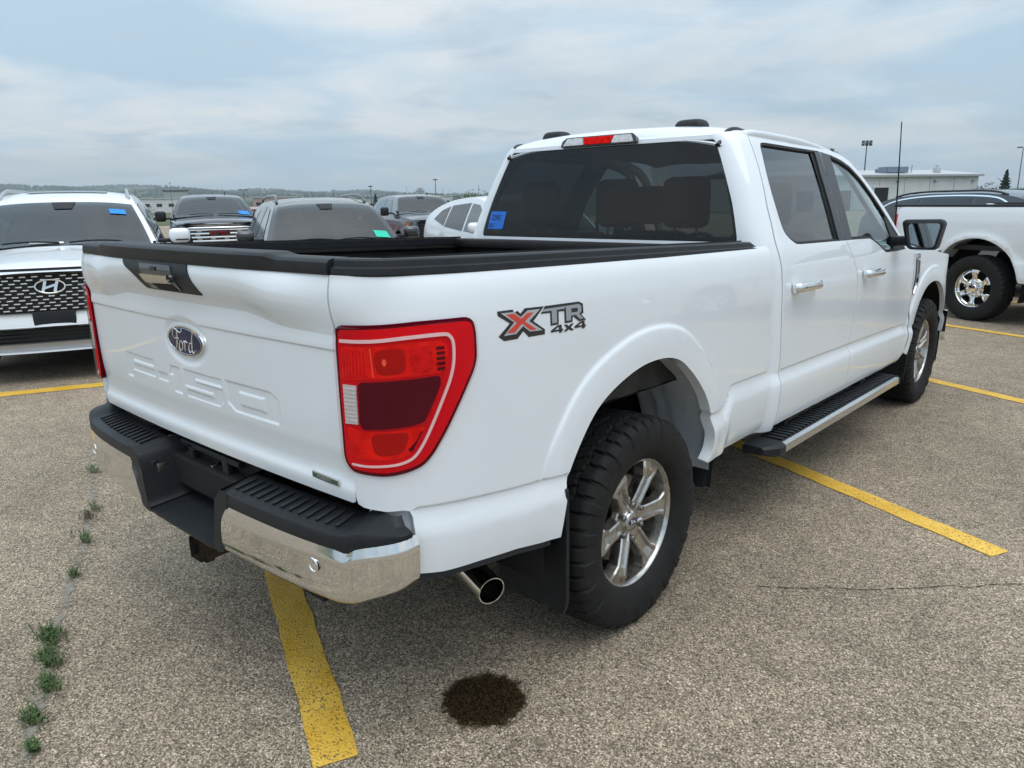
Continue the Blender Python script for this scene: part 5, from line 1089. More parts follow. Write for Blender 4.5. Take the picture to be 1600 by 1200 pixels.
# ---- dark SUV in the next stalls
SU = dict(name='parked_suv', label='dark grey SUV with black roof rails and a green windscreen sticker', cat='suv', pos=(-4.72, 3.02), dz=-.03, rz=math.radians(-115.5), L=4.7, W=.93, sill=.24, paint=DGREY, belt=[(0, .93), (-.5, .99), (-1.2, 1.03), (-2.5, 1.07), (-4.7, 1.12)],
  top=[(0, .98), (-.3, 1.045), (-.8, 1.085), (-1.08, 1.105), (-1.16, 1.135), (-1.45, 1.34), (-1.78, 1.555), (-2.0, 1.625), (-2.5, 1.675), (-3.4, 1.67), (-4.2, 1.60), (-4.5, 1.42), (-4.7, 1.10)], zr=1.67, Wr=.585, cowl=-1.10, hdr=-1.86, fw=-.90, rw=-3.65, tr=.36, rim=.235, ar=.42,
  windows=[([(-1.62, 1.10), (-2.55, 1.13), (-2.55, 1.54), (-2.15, 1.52), (-1.95, 1.41)], GLZ), ([(-2.63, 1.13), (-3.45, 1.15), (-3.4, 1.54), (-2.63, 1.56)], GLD), ([(-3.53, 1.16), (-4.2, 1.2), (-4.05, 1.44), (-3.5, 1.53)], GLD)],
  mirror=(-1.42, 1.20, .21), mh=.15, stk=(STG, -.64, -.86, .14, .29), nose=.03, mpaint=DGREY)
su = make_car(SU); rails(su, SU, -4.1, -2.05, BLACKG, .065); fr_ = SU['front']
V, F = tube([(-.05, -3.1, 1.67), (-.06, -3.35, 1.76)], [.008, .004], 6); mk('antenna', V, F, BLACKP, su, smooth=60)
panel('grille', [(-.55, .62), (.55, .62), (.62, .86), (-.62, .86)], lambda u, v: fr_(u, v, .01), GASKET, su, res=.1, body=False)
for k in range(7):
    V, F = box((0, 0, 0), (.12, .02, .15), bev=.01); mk('grille_slot', V+fr_(np.array(-.48+k*.16), np.array(.74), .012), F, BLACKG, su, smooth=40)
for sx in (-1, 1): panel('headlamp', [(sx*.62, .74), (sx*.86, .76), (sx*.86, .88), (sx*.62, .88)], lambda u, v: fr_(u, v, .02), HEADL, su, res=.08, thick=.02, body=False, flip=sx < 0)
# ---- grey pickup further back
SV = dict(GM); SV.update(name='parked_pickup', label='grey pickup with black grille and amber marker lamp parked in the far row', pos=(-12.85, 12.1), dz=.0, paint=MGREY, W=1.02, mpaint=BLACKP, stk=(STK, -.84, -.94, .06, .22), belt=[(0, 1.16), (-.4, 1.23), (-1.3, 1.29), (-2.5, 1.31), (-5.9, 1.34)],
  top=[(0, 1.22), (-.25, 1.29), (-.9, 1.33), (-1.25, 1.35), (-1.32, 1.37), (-1.7, 1.59), (-2.05, 1.79), (-2.2, 1.84), (-2.7, 1.875), (-3.6, 1.87), (-4.0, 1.84), (-4.12, 1.74), (-4.2, 1.34), (-5.9, 1.34)], zr=1.87,
  windows=[([(-1.85, 1.36), (-2.85, 1.36), (-2.85, 1.74), (-2.4, 1.73), (-2.15, 1.61)], GLZ), ([(-2.95, 1.36), (-3.9, 1.37), (-3.8, 1.73), (-2.95, 1.75)], GLZ)])
sv = make_car(SV); fr_ = SV['front']
panel('grille', rounded([(-.70, 1.18), (.70, 1.18), (.66, .66), (-.66, .66)], .03), lambda u, v: fr_(u, v, .012), GASKET, sv, res=.1, thick=.02, body=False); g2 = sv.children[-1]
for z in (1.15, 1.05, .93, .84, .75):
    V, F = sweep([(-.02, -.012), (.014, -.010), (.014, .012), (-.02, .014)], [(fr_(np.array(x), np.array(z), .022), np.array([0, 1., 0]), np.array([0, 0, 1.])) for x in np.linspace(-.64, .64, 13)]); mk('grille_bar', V, F, BLACKG, g2, smooth=40)
V, F = text_mesh('CHEVROLET', .10, .012); V = np.c_[-V[:, 0]*1.5, V[:, 2], V[:, 1]]; mk('grille_letters', V+fr_(np.array(0), np.array(1.10), .04), F, pmat('letter_grey', (.10, .10, .11), .4), g2)
for sx in (-1, 1):
    panel('headlamp', [(sx*.72, 1.00), (sx*.90, .98), (sx*.92, 1.13), (sx*.72, 1.14)], lambda u, v: fr_(u, v, .02), HEADL, sv, res=.08, thick=.02, body=False, flip=sx < 0)
    panel('marker_lamp', [(sx*.90, .96), (sx*.965, .96), (sx*.965, 1.14), (sx*.92, 1.13)], lambda u, v: fr_(u, v, .03), AMBER, sv, res=.08, thick=.05, body=False, flip=sx < 0)
V, F = box((-.38, -2.55, 1.90), (.03, .12, .06), bev=.014); mk('roof_fin', V, F, BLACKG, sv, smooth=60)
V, F = box((0, -.02, .52), (1.86, .16, .26), bev=.05); mk('front_bumper', V, F, BLACKP, sv, smooth=50)
# ---- white crossover behind the cab
WX = dict(SU); WX.update(name='parked_crossover', label='white crossover with grey rear quarter glass seen past the pickup rear window', cat='crossover', pos=(-3.35, 5.75), dz=0, rz=HEAD, paint=WHITE2, mpaint=WHITE2, stk=None, L=4.6, W=.92,
  belt=[(0, .93), (-.5, .98), (-1.2, 1.02), (-2.6, 1.05), (-3.6, 1.12), (-4.6, 1.22)],
  top=[(0, .98), (-.3, 1.04), (-.8, 1.08), (-1.08, 1.10), (-1.16, 1.13), (-1.45, 1.34), (-1.78, 1.55), (-2.0, 1.60), (-2.5, 1.65), (-3.2, 1.64), (-3.8, 1.56), (-4.2, 1.44), (-4.45, 1.30), (-4.6, 1.14)], zr=1.65, Wr=.60,
  windows=[([(-1.62, 1.10), (-2.45, 1.12), (-2.45, 1.53), (-2.15, 1.51), (-1.95, 1.41)], GLZ), ([(-2.53, 1.12), (-3.35, 1.17), (-3.30, 1.50), (-2.53, 1.54)], GLD), ([(-3.40, 1.18), (-3.95, 1.28), (-3.72, 1.42), (-3.38, 1.49)], GLD)], wtrim=None)
wx = make_car(WX)
for sx in (-1, 1): panel('headlamp', [(sx*.52, .72), (sx*.80, .78), (sx*.80, .87), (sx*.52, .85)], lambda u, v: WX['front'](u, v, .015), HEADL, wx, res=.08, thick=.02, body=False, flip=sx < 0)
panel('grille', rounded([(-.42, .50), (.42, .50), (.50, .84), (-.50, .84)], .04), lambda u, v: WX['front'](u, v, .012), GASKET, wx, res=.1, thick=.02, body=False)
# ---- white heavy-duty pickup across the lane
RM = empty('parked_pickup', 'white heavy-duty pickup with chrome six-spoke wheel parked beyond the pickup bonnet', 'pickup truck', None, (.87, 9.44, float(gz(.87, 9.44))), math.radians(-115.5))
RW_ = lambda z: pch([.50, .58, .75, .80, 1.0, 1.18, 1.30, 1.38, 1.42], [.955, .985, .99, .98, 1.0, 1.0, .985, .965, .94], z)
ra_ = lambda y, z: np.stack([RW_(z)+.022*np.exp(-((np.hypot(y, (z-.42)*.97)-.60)/.05)**2)-.16*np.clip((-1.12-y)/.22, 0, 1)**2, y, z], -1)
t_ = np.linspace(math.pi*1.05, -math.pi*.05, 26); ao = [(.565*math.cos(a), .46+.565*math.sin(a)) for a in t_]
RB = [(-1.33, .70), (-1.30, .62), (-.57, .56)]+[p for p in ao if p[1] > .50]+[(.57, .52), (1.02, .52), (1.02, 1.40), (-1.25, 1.41), (-1.31, 1.36)]
for mir in (False, True):
    panel('bed_side', RB, ra_, WHITE2, RM, res=.05, thick=.05, mirror=mir, body=False)
    V, F = tube([(.945, -1.27, 1.412), (.945, 0, 1.412), (.945, 1.0, 1.412)], .018, 8); mk('bed_rail', V, F, BLACKP, RM, smooth=60, mirror=mir)
    panel('tail_lamp', rounded([(-1.345, 1.05), (-1.19, 1.05), (-1.19, 1.30), (-1.345, 1.31)], .02), lambda u, v: ra_(u, v)+np.array([.014, 0, 0]), RED, RM, res=.05, thick=.03, mirror=mir, body=False)
    V, F = grid(lambda u, v: np.stack([v, .575*np.cos(u), .46+.575*np.sin(u)], -1), np.linspace(.9, 2.6, 16), np.linspace(.72, .97, 4)); mk('wheel_house_panel', V, F, INNERW, RM, smooth=60, mirror=mir)
    V, F = grid(lambda u, v: np.stack([v, .60*np.cos(u), .46+.60*np.sin(u)], -1), np.linspace(-.3, 3.4, 24), [.2, .96]); mk('wheel_house', V, F, DARK, RM, smooth=60, mirror=mir)
    # cab
    RCo = [(1.08, .50), (3.45, .50), (3.45, 1.24), (3.3, 1.40), (1.08, 1.40)]
    panel('cab_side', RCo, lambda y, z: np.stack([RW_(z), y, z], -1), WHITE2, RM, res=.12, thick=.03, mirror=mir, body=False)
    up_ = lambda y, z, o=0.: np.stack([.95-.42*(z-1.40)**1.05*1.0+o, y, z], -1)
    panel('cab_upper', [(1.10, 1.40), (3.35, 1.40), (2.75, 1.88), (1.20, 1.90)], lambda y, z: up_(y, np.maximum(z, 1.4001)), WHITE2, RM, res=.12, mirror=mir, body=False)
    for P in ([(1.30, 1.45), (2.08, 1.45), (2.08, 1.83), (1.34, 1.83)], [(2.18, 1.45), (3.20, 1.45), (2.72, 1.82), (2.18, 1.83)]): panel('side_window', P, lambda y, z: up_(y, z, .006), GLD, RM, res=.2, mirror=mir, body=False)
    V, F = box((.5, .9, .60), (.10, 4.6, .16)); mk('frame_rail', V, F, DARK, RM, mirror=mir)
    panel('front_side', [(3.47, .50), (3.50, .60)]+[(4.12+.53*math.cos(a), .46+.53*math.sin(a)) for a in t_ if math.sin(a) > .15]+[(4.68, .56), (4.95, .60), (4.95, 1.15), (3.47, 1.30)], lambda y, z: np.stack([RW_(z)-.2*np.clip((y-4.5)/.5, 0, 1)**2, y, z], -1), WHITE2, RM, res=.12, thick=.03, mirror=mir, body=False)
    simple = simple_wheel(RM, .85 if not mir else -.85, 4.12, .41, .235, mir, CHROMES, 6)
V, F = grid(lambda u, v: np.stack([u, -1.34+.0*u+.03*np.abs(u)**4, v], -1), np.linspace(-.83, .83, 11), [.72, 1.0, 1.3, 1.40]); mk('tailgate', V, F, WHITE2, RM, smooth=60)
V, F = box((0, -1.42, .66), (1.85, .20, .22), bev=.05); mk('rear_bumper', V, F, CHROMES, RM, smooth=50)
V, F = join(box((0, -.1, .90), (1.75, 2.3, .06)), box((0, 1.02, 1.14), (1.75, .03, .50))); mk('bed_floor', V, F, LINER, RM)
V, F = grid(lambda u, v: np.stack([u*.735, v, 1.90+.04*(1-u*u)-.03*np.clip((v-2.3)/.5, 0, 1)**2], -1), np.linspace(-1, 1, 9), np.linspace(1.18, 2.78, 9)); mk('roof', V, F, WHITE2, RM, smooth=180)
V, F = grid(lambda u, v: np.stack([u*(.93-.20*v), 1.06+.12*v+0*u, 1.40+.50*v], -1), np.linspace(-1, 1, 5), [0, 1]); mk('rear_window', V, F, GLD, RM)
V, F = grid(lambda u, v: np.stack([u*(.90-.18*v), 3.42-.66*v, 1.36+.54*v], -1), np.linspace(-1, 1, 5), [0, 1]); mk('windscreen', V, F, GLD, RM)
V, F = grid(lambda u, v: np.stack([u*.93, v, 1.30+.08*(1-u*u)-.10*np.clip((v-3.9)/1.0, 0, 1)**2], -1), np.linspace(-1, 1, 9), np.linspace(3.38, 4.95, 7)); mk('bonnet', V, F, WHITE2, RM, smooth=180)
V, F = box((0, 4.97, .85), (1.70, .10, .62), bev=.05); mk('grille', V, F, BLACKG, RM, smooth=50)
V, F = box((0, 5.03, .58), (1.9, .16, .24), bev=.05); mk('front_bumper', V, F, CHROMES, RM, smooth=50)
# its chrome wheel, eight lugs round a large hub
def ram_wheel():
    w = empty('wheel'); w.parent = RM; r, rr = .41, .238
    V, F = tyre_mesh(r, rr, .135, 40, 6, .8); mk('tyre', V, F, TYRE, w, smooth=38)
    V, F = lathe([(.070, rr-.016), (.090, rr-.012), (.098, rr-.004), (.096, rr), (.08, rr), (.05, rr-.03), (-.09, rr-.02)], 64); rim = mk('rim', V, F, CHROMES, w, smooth=35)
    for k in range(6):
        V, F = spoke_mesh(math.radians(90+60*k)); V[:, 1:] *= .985; V = V*np.array([.92, 1, 1]); mk('spoke', V, F, CHROMES, rim, smooth=28)
    V, F = lathe([(.030, .13), (.060, .122), (.072, .105), (.074, .060), (.095, .055), (.105, .045), (.107, .0001)], 48); mk('hub', V, F, CHROMES, rim, smooth=35)
    for k in range(8): lug_nut(.083, math.radians(10+45*k), .066, CHROMES, rim, .011, .026)
    V, F = lathe([(-.05, .0001), (-.05, rr-.03), (.0, .05)], 32); mk('wheel_back', V, F, DARK, w, smooth=40)
    return w
for i, sx in enumerate((1, -1)):
    w = ram_wheel() if i == 0 else copy_tree(w, RM); w.location = (sx*.86, 0, .406); w.rotation_euler = (0, 0, 0 if sx > 0 else math.pi)
# ---- dark SUV with chrome window line behind it, and cars beyond
S2 = dict(SU); S2.update(name='parked_suv', label='black SUV with chrome window line behind the white heavy-duty pickup', pos=(2.55, 11.55), dz=-.07, rz=math.radians(-114.3), paint=NAVY, mpaint=NAVY, stk=None, L=4.95, W=.95, belt=[(0, .95), (-.5, 1.0), (-1.3, 1.06), (-2.6, 1.10), (-4.95, 1.16)],
  top=[(0, 1.0), (-.3, 1.06), (-.8, 1.10), (-1.15, 1.13), (-1.24, 1.16), (-1.6, 1.38), (-2.0, 1.58), (-2.3, 1.64), (-2.8, 1.68), (-3.6, 1.675), (-4.3, 1.61), (-4.7, 1.45), (-4.95, 1.15)], zr=1.68, Wr=.60, cowl=-1.18, hdr=-2.1, fw=-.95, rw=-3.8,
  windows=[([(-1.85, 1.12), (-2.75, 1.14), (-2.75, 1.55), (-2.4, 1.54), (-2.15, 1.42)], GLD), ([(-2.83, 1.14), (-3.7, 1.16), (-3.7, 1.55), (-2.83, 1.56)], GLD), ([(-3.78, 1.17), (-4.5, 1.22), (-4.3, 1.45), (-3.78, 1.54)], GLD)],
  wtrim=[(-1.75, 1.12), (-2.0, 1.33), (-2.2, 1.47), (-2.5, 1.575), (-3.2, 1.60), (-3.9, 1.57), (-4.35, 1.47), (-4.6, 1.24)], mirror=(-1.6, 1.14, .2))
s2 = make_car(S2); rails(s2, S2, -4.3, -2.3, BLACKG, .03)
S3 = dict(WX); S3.update(name='parked_car', label='white hatchback with blue-tinted glass parked past the black SUV', cat='car', pos=(5.6, 14.2), rz=HEAD); s3 = make_car(S3)
# small cars far behind on the left
for nm, lab, cat, base, pnt, pos, rz in (('parked_car', 'blue pickup half hidden behind the black pickup mirror', 'pickup truck', GM, BLUEP, (-17.6, 5.2), HEAD), ('parked_car', 'red van top showing between the black pickup and the dark grey SUV', 'van', SU, REDP, (-22.5, 12.2), HEAD),
   ('parked_car', 'white car past the grey pickup roof, near the green bush', 'car', WX, WHITE2, (-17.5, 20.0), HEAD), ('parked_car', 'white pickup with big black mirror far behind the white SUV', 'pickup truck', GM, WHITE2, (-21.5, 6.9), HEAD), ('parked_car', 'silver car in the far row between the two pickups', 'car', SU, SILVER, (-24.5, 18.5), HEAD)):
    Q = dict(base); Q.update(name=nm, label=lab, cat=cat, paint=pnt, mpaint=BLACKP, pos=pos, rz=rz, stk=None, dz=-.05); make_car(Q)
# ================================================================== ground, paint, weeds
def asphalt_nodes(t, l, co):
    """returns (colour, height, cell value) sockets of the aggregate pattern; co in metres"""
    v1 = N(t, 'ShaderNodeTexVoronoi', i_Scale=118.0); v2 = N(t, 'ShaderNodeTexVoronoi', i_Scale=220.0)
    wob = N(t, 'ShaderNodeTexNoise', i_Scale=60.0, i_Detail=2.0); l(co, wob.inputs['Vector'])
    wm = N(t, 'ShaderNodeVectorMath', operation='SCALE'); wm.inputs['Scale'].default_value = .009; l(wob.outputs['Color'], wm.inputs[0])
    wa = N(t, 'ShaderNodeVectorMath', operation='ADD'); l(co, wa.inputs[0]); l(wm.outputs[0], wa.inputs[1])
    for v in (v1, v2): l(wa.outputs[0], v.inputs['Vector'])
    s1 = N(t, 'ShaderNodeSeparateColor'); l(v1.outputs['Color'], s1.inputs[0]); s2 = N(t, 'ShaderNodeSeparateColor'); l(v2.outputs['Color'], s2.inputs[0])
    c1 = ramp(t, [(.0, (.085, .074, .060)), (.22, (.20, .180, .150)), (.55, (.32, .289, .240)), (.80, (.44, .40, .335)), (.93, (.56, .52, .45)), (1., (.70, .66, .59))]); l(s1.outputs[0], c1.inputs[0])
    c2 = ramp(t, [(.0, (.055, .048, .038)), (.40, (.165, .147, .118)), (.80, (.34, .305, .25)), (1., (.55, .50, .42))]); l(s2.outputs[0], c2.inputs[0])
    # show the coarse stones where their cell says so, fines elsewhere
    pick = ramp(t, [(.28, 0.0), (.34, 1.0)], 'LINEAR'); l(s1.outputs[1], pick.inputs[0])
    ed = ramp(t, [(.30, 1.0), (.62, .0)]); l(v1.outputs['Distance'], ed.inputs[0])
    mu = N(t, 'ShaderNodeMath', operation='MULTIPLY'); l(pick.outputs[0], mu.inputs[0]); l(ed.outputs[0], mu.inputs[1])
    mx = N(t, 'ShaderNodeMixRGB'); l(mu.outputs[0], mx.inputs[0]); l(c2.outputs[0], mx.inputs[1]); l(c1.outputs[0], mx.inputs[2])
    hgt = N(t, 'ShaderNodeMath', operation='MULTIPLY_ADD', i_1=1.0, i_2=0.0); l(mu.outputs[0], hgt.inputs[0])
    return mx.outputs[0], hgt.outputs[0], s2.outputs[1]
def asphalt_mat():
    m = bpy.data.materials.new('asphalt'); m.use_nodes = True; t = m.node_tree; l = t.links.new; b = t.nodes['Principled BSDF']
    co = N(t, 'ShaderNodeTexCoord').outputs['Object']; col, hgt, cell = asphalt_nodes(t, l, co)
    n1 = N(t, 'ShaderNodeTexNoise', i_Scale=.55, i_Detail=4.0); l(co, n1.inputs['Vector']); r1 = ramp(t, [(.30, .74), (.70, 1.18)]); l(n1.outputs[0], r1.inputs[0])
    n2 = N(t, 'ShaderNodeTexNoise', i_Scale=7.0, i_Detail=5.0); l(co, n2.inputs['Vector']); r2 = ramp(t, [(.3, .86), (.7, 1.12)]); l(n2.outputs[0], r2.inputs[0])
    m1 = N(t, 'ShaderNodeVectorMath', operation='SCALE'); l(col, m1.inputs[0]); l(r1.outputs[0], m1.inputs['Scale'])
    m2 = N(t, 'ShaderNodeVectorMath', operation='SCALE'); l(m1.outputs[0], m2.inputs[0]); l(r2.outputs[0], m2.inputs['Scale'])
    wm_ = N(t, 'ShaderNodeVectorMath', operation='MULTIPLY'); wm_.inputs[1].default_value = (1.23, 1.11, .99); l(m2.outputs[0], wm_.inputs[0]); l(wm_.outputs[0], b.inputs['Base Color']); b.inputs['Roughness'].default_value = .85; b.inputs['Specular IOR Level'].default_value = .3
    bp = N(t, 'ShaderNodeBump', i_Strength=.9, i_Distance=.004); l(hgt, bp.inputs['Height']); l(bp.outputs[0], b.inputs['Normal'])
    return m
ASPH = asphalt_mat()
def paint_mat():
    m = bpy.data.materials.new('yellow_road_paint'); m.use_nodes = True; t = m.node_tree; l = t.links.new; b = t.nodes['Principled BSDF']; o = t.nodes['Material Output']
    co = N(t, 'ShaderNodeTexCoord').outputs['Object']; col, hgt, cell = asphalt_nodes(t, l, co)
    n = N(t, 'ShaderNodeTexNoise', i_Scale=5.0, i_Detail=6.0); l(co, n.inputs['Vector']); r = ramp(t, [(.35, (.72, .41, .035)), (.65, (.84, .53, .085))]); l(n.outputs[0], r.inputs[0]); l(r.outputs[0], b.inputs['Base Color'])
    b.inputs['Roughness'].default_value = .6
    bp = N(t, 'ShaderNodeBump', i_Strength=.7, i_Distance=.004); l(hgt, bp.inputs['Height']); l(bp.outputs[0], b.inputs['Normal'])
    n2 = N(t, 'ShaderNodeTexNoise', i_Scale=3.0, i_Detail=7.0, i_Roughness=.7); l(co, n2.inputs['Vector'])
    r2 = ramp(t, [(.35, -.02), (.75, .12)]); l(n2.outputs[0], r2.inputs[0])
    lt = N(t, 'ShaderNodeMath', operation='LESS_THAN'); l(cell, lt.inputs[0]); ad = N(t, 'ShaderNodeMath', operation='ADD', i_1=.015); l(r2.outputs[0], ad.inputs[0]); l(ad.outputs[0], lt.inputs[1])
    tr = N(t, 'ShaderNodeBsdfTransparent'); mx = N(t, 'ShaderNodeMixShader'); l(lt.outputs[0], mx.inputs[0]); l(b.outputs[0], mx.inputs[1]); l(tr.outputs[0], mx.inputs[2]); l(mx.outputs[0], o.inputs[0])
    return m
YEL = paint_mat()
def tn(t, n): return np.asarray(t)[..., None]*TD+np.asarray(n)[..., None]*ND
# far ground sheet, asphalt lot
GRASS = pmat('grass_field', (.060, .085, .030), .95, noise=(.05, (.14, .13, .07), .9, 6.0))
R_ = np.r_[0, 20, 60, 100, 130, 200, 400, 1000, 3000, 9000]; A_ = np.linspace(0, 2*np.pi, 49)
V, F = grid(lambda r, a: np.stack([2+r*np.cos(a), -2+r*np.sin(a), gz(2+r*np.cos(a), -2+r*np.sin(a))-.06], -1), R_, A_); tag(mk('ground', V, F, GRASS, smooth=180), 'open green ground reaching the horizon', 'ground', kind='structure')
ts = np.linspace(-95, 45, 71); ns = np.linspace(-70, 100, 86)
def lotf(t, n):
    p = tn(t, n); return np.stack([p[..., 0], p[..., 1], gz(p[..., 0], p[..., 1])], -1)
V, F = grid(lotf, ts, ns); tag(mk('parking_lot', V, F, ASPH, smooth=180), 'worn grey aggregate asphalt of the parking lot', 'asphalt', kind='structure')
def stripe(label, t0, t1, n0, n1):
    k = 40
    tt = np.linspace(t0, t1, max(2, int(abs(t1-t0)/.10))); nn = np.linspace(n0, n1, max(2, int(abs(n1-n0)/.10)))
    P, F = [], []
    if abs(t1-t0) > abs(n1-n0): P, F = grid(lambda a, b: lotf(a, b+.006*np.sin(a*37)*np.sin(a*11+b*50)), tt, [n0, n1])
    else: P, F = grid(lambda a, b: lotf(a+.006*np.sin(b*37)*np.sin(b*11+a*50), b), [t0, t1], nn)
    P[:, 2] += .004; return tag(mk('parking_line', P, F, YEL), label, 'road marking', 'yellow parking lines')
stripe('yellow line starting under the chrome bumper of the white pickup', -4.36, 1.13, -.855, -.725)
stripe('yellow line ending beside the running board of the white pickup', -4.36, 1.13, 2.075, 2.195)
stripe('yellow line running from the front wheel of the white pickup', -4.36, 1.13, 4.68, 4.80)
stripe('yellow line beside the tyre of the white heavy-duty pickup', -4.36, 1.13, 7.36, 7.48)
stripe('yellow line under the black SUV behind the heavy-duty pickup', -4.36, 1.13, 10.1, 10.22)
stripe('long yellow line crossing in front of the white SUV bumper', -4.54, -4.37, -7.0, 14.0)
# oil stain
m = bpy.data.materials.new('oil_film'); m.use_nodes = True; t = m.node_tree; l = t.links.new; t.nodes.clear()
co = N(t, 'ShaderNodeTexCoord').outputs['Object']; ln = N(t, 'ShaderNodeVectorMath', operation='LENGTH'); l(co, ln.inputs[0])
nz = N(t, 'ShaderNodeTexNoise', i_Scale=26.0, i_Detail=8.0, i_Roughness=.75); l(co, nz.inputs['Vector']); sc = N(t, 'ShaderNodeMath', operation='MULTIPLY_ADD', i_1=.15, i_2=-.075); l(nz.outputs[0], sc.inputs[0])
ad = N(t, 'ShaderNodeMath', operation='ADD'); l(ln.outputs['Value'], ad.inputs[0]); l(sc.outputs[0], ad.inputs[1]); rp = ramp(t, [(.122, 1.0), (.148, 0.0)]); l(ad.outputs[0], rp.inputs[0])
film = N(t, 'ShaderNodeBsdfTransparent'); film.inputs[0].default_value = (.30, .27, .22, 1); gl = N(t, 'ShaderNodeBsdfGlossy', i_Roughness=.35); mixa = N(t, 'ShaderNodeMixShader', i_0=.025); l(film.outputs[0], mixa.inputs[1]); l(gl.outputs[0], mixa.inputs[2])
cl = N(t, 'ShaderNodeBsdfTransparent'); mixb = N(t, 'ShaderNodeMixShader'); l(rp.outputs[0], mixb.inputs[0]); l(cl.outputs[0], mixb.inputs[1]); l(mixa.outputs[0], mixb.inputs[2]); oo = N(t, 'ShaderNodeOutputMaterial'); l(mixb.outputs[0], oo.inputs[0])
th = np.linspace(0, 2*np.pi, 40, endpoint=False); V = np.c_[.17*np.cos(th), .17*np.sin(th), 0*th]
ob = tag(mk('oil_stain', V, [tuple(range(40))], m), 'round dark oil stain on the asphalt behind the pickup wheel', 'stain'); ob.location = (.838, -.717, .004)
# cracks
def strip_mesh(P, w, z): 
    P = catmull(P, 10); Q = ribbon(P, w(len(P)) if callable(w) else w); n = len(P); V = np.c_[Q, np.full(len(Q), z)]
    return V, [(i, i+1, 2*n-2-i, 2*n-1-i) for i in range(n-1)]
SAND = pmat('sand', (.33, .30, .25), .95, noise=(60, (.16, .15, .13), .9), bump=(300, .4, .002))
t = SAND.node_tree; b = t.nodes['Principled BSDF']; nz = N(t, 'ShaderNodeTexNoise', i_Scale=14.0, i_Detail=6.0, i_Roughness=.7); t.links.new(N(t, 'ShaderNodeTexCoord').outputs['Object'], nz.inputs['Vector']); rp = ramp(t, [(.44, 0.0), (.54, .85)]); t.links.new(nz.outputs[0], rp.inputs[0]); t.links.new(rp.outputs[0], b.inputs['Alpha'])
crk = [(-3.0, -.50), (-2.45, -.71), (-2.1, -.83), (-1.755, -.985), (-1.4, -1.125), (-1.1, -1.28), (-.79, -1.42), (-.59, -1.53), (-.31, -1.625), (-.165, -1.71), (.0, -1.77), (.2, -1.86)]
V, F = strip_mesh(crk, lambda n: .020+.035*np.abs(np.sin(np.arange(n)*.9)*np.sin(np.arange(n)*.31+1)), .004); tag(mk('crack_sand', V, F, SAND), 'sand filling the long crack behind the tailgate', 'crack', kind='structure')
crk2 = [(1.20, .52), (1.342, .633), (1.45, .70), (1.55, .79), (1.64, .86), (1.702, .92), (1.80, 1.03), (1.87, 1.075), (1.952, 1.162), (2.1, 1.30)]
P2_ = [(a+.008*math.sin(i*2.3), b+.008*math.cos(i*3.1)) for i, (a, b) in enumerate(crk2)]
V, F = strip_mesh(P2_, lambda n: .001+.004*np.abs(np.sin(np.arange(n)*.7)), .003); tag(mk('crack_line', V, F, DARK), 'thin dark crack in the asphalt right of the rear wheel', 'crack', kind='structure')
# weeds in the crack
WEED = pmat('weed_leaf', (.055, .105, .028), .7, noise=(40, (.11, .13, .04), .8)); DRYW = pmat('weed_dry', (.10, .085, .05), .8)
def weed(x, y, h, n, spread, label, dry=False):
    V, F = [], []; h *= .78
    for k in range(n):
        a = random.random()*6.283; r = .85*spread*math.sqrt(random.random()); d = crk_dir; bx = r*math.cos(a)*.35+d[0]*r*random.uniform(-2.4, 1.8); by = r*math.sin(a)*.35+d[1]*r*random.uniform(-2.4, 1.8)
        hh = h*random.uniform(.35, 1.0); la = random.random()*6.283; ln_ = hh*random.uniform(.2, .8); top = np.array([bx+ln_*math.cos(la), by+ln_*math.sin(la), hh]); base = np.array([bx, by, 0.0]); w = np.array([-math.sin(la), math.cos(la), 0])*random.uniform(.0012, .003)
        mid = base*.45+top*.55+np.array([0, 0, hh*.12]); i = len(V); V += [base-w*.6, base+w*.6, mid+w, mid-w, top]; F += [(i, i+1, i+2, i+3), (i+3, i+2, i+4)]
        for q in range(4):          # small side leaves
            f = random.uniform(.3, 1); p = base*(1-f)+top*f; b2 = random.random()*6.283; L2 = random.uniform(.006, .015); dv = np.array([math.cos(b2), math.sin(b2), random.uniform(-.2, .6)])*L2; sv = np.array([-math.sin(b2), math.cos(b2), 0])*L2*.30; i = len(V); V += [p, p+dv*.5+sv, p+dv, p+dv*.5-sv]; F += [(i, i+1, i+2, i+3)]
    o = tag(mk('weed', V, F, DRYW if dry else WEED), label, 'weed', 'weeds growing in the crack behind the tailgate'); o.location = (x, y, .003)
crk_dir = np.array([.93, -.37])
for x, y, h, n, s_, lab, dry in ((-.62, -1.515, .075, 90, .055, 'tall green weed in the crack, largest of the row', 0), (-.47, -1.565, .060, 80, .060, 'green weed touching the largest weed in the crack', 0), (-.31, -1.62, .060, 60, .045, 'bushy weed between the largest weed and the low tufts in the crack', 0), (-.165, -1.705, .055, 50, .040, 'spindly weed on a crack edge beside a low tuft', 0), (-.02, -1.745, .040, 40, .022, 'small round weed tuft at the near end of the crack', 0),
   (-1.10, -1.275, .050, 30, .035, 'thin weed where the sand in the crack begins', 0), (-1.42, -1.115, .060, 36, .05, 'wispy weed in the crack opposite the hitch', 0), (-1.70, -1.00, .075, 26, .05, 'brown dry weed in the crack opposite the bumper step', 1), (-1.80, -.93, .05, 26, .04, 'low green sprig beside the brown dry weed', 0), (-2.42, -.72, .065, 26, .05, 'weed below the far bumper corner of the pickup', 0)):
    weed(x, y, h, n, s_, lab, dry)
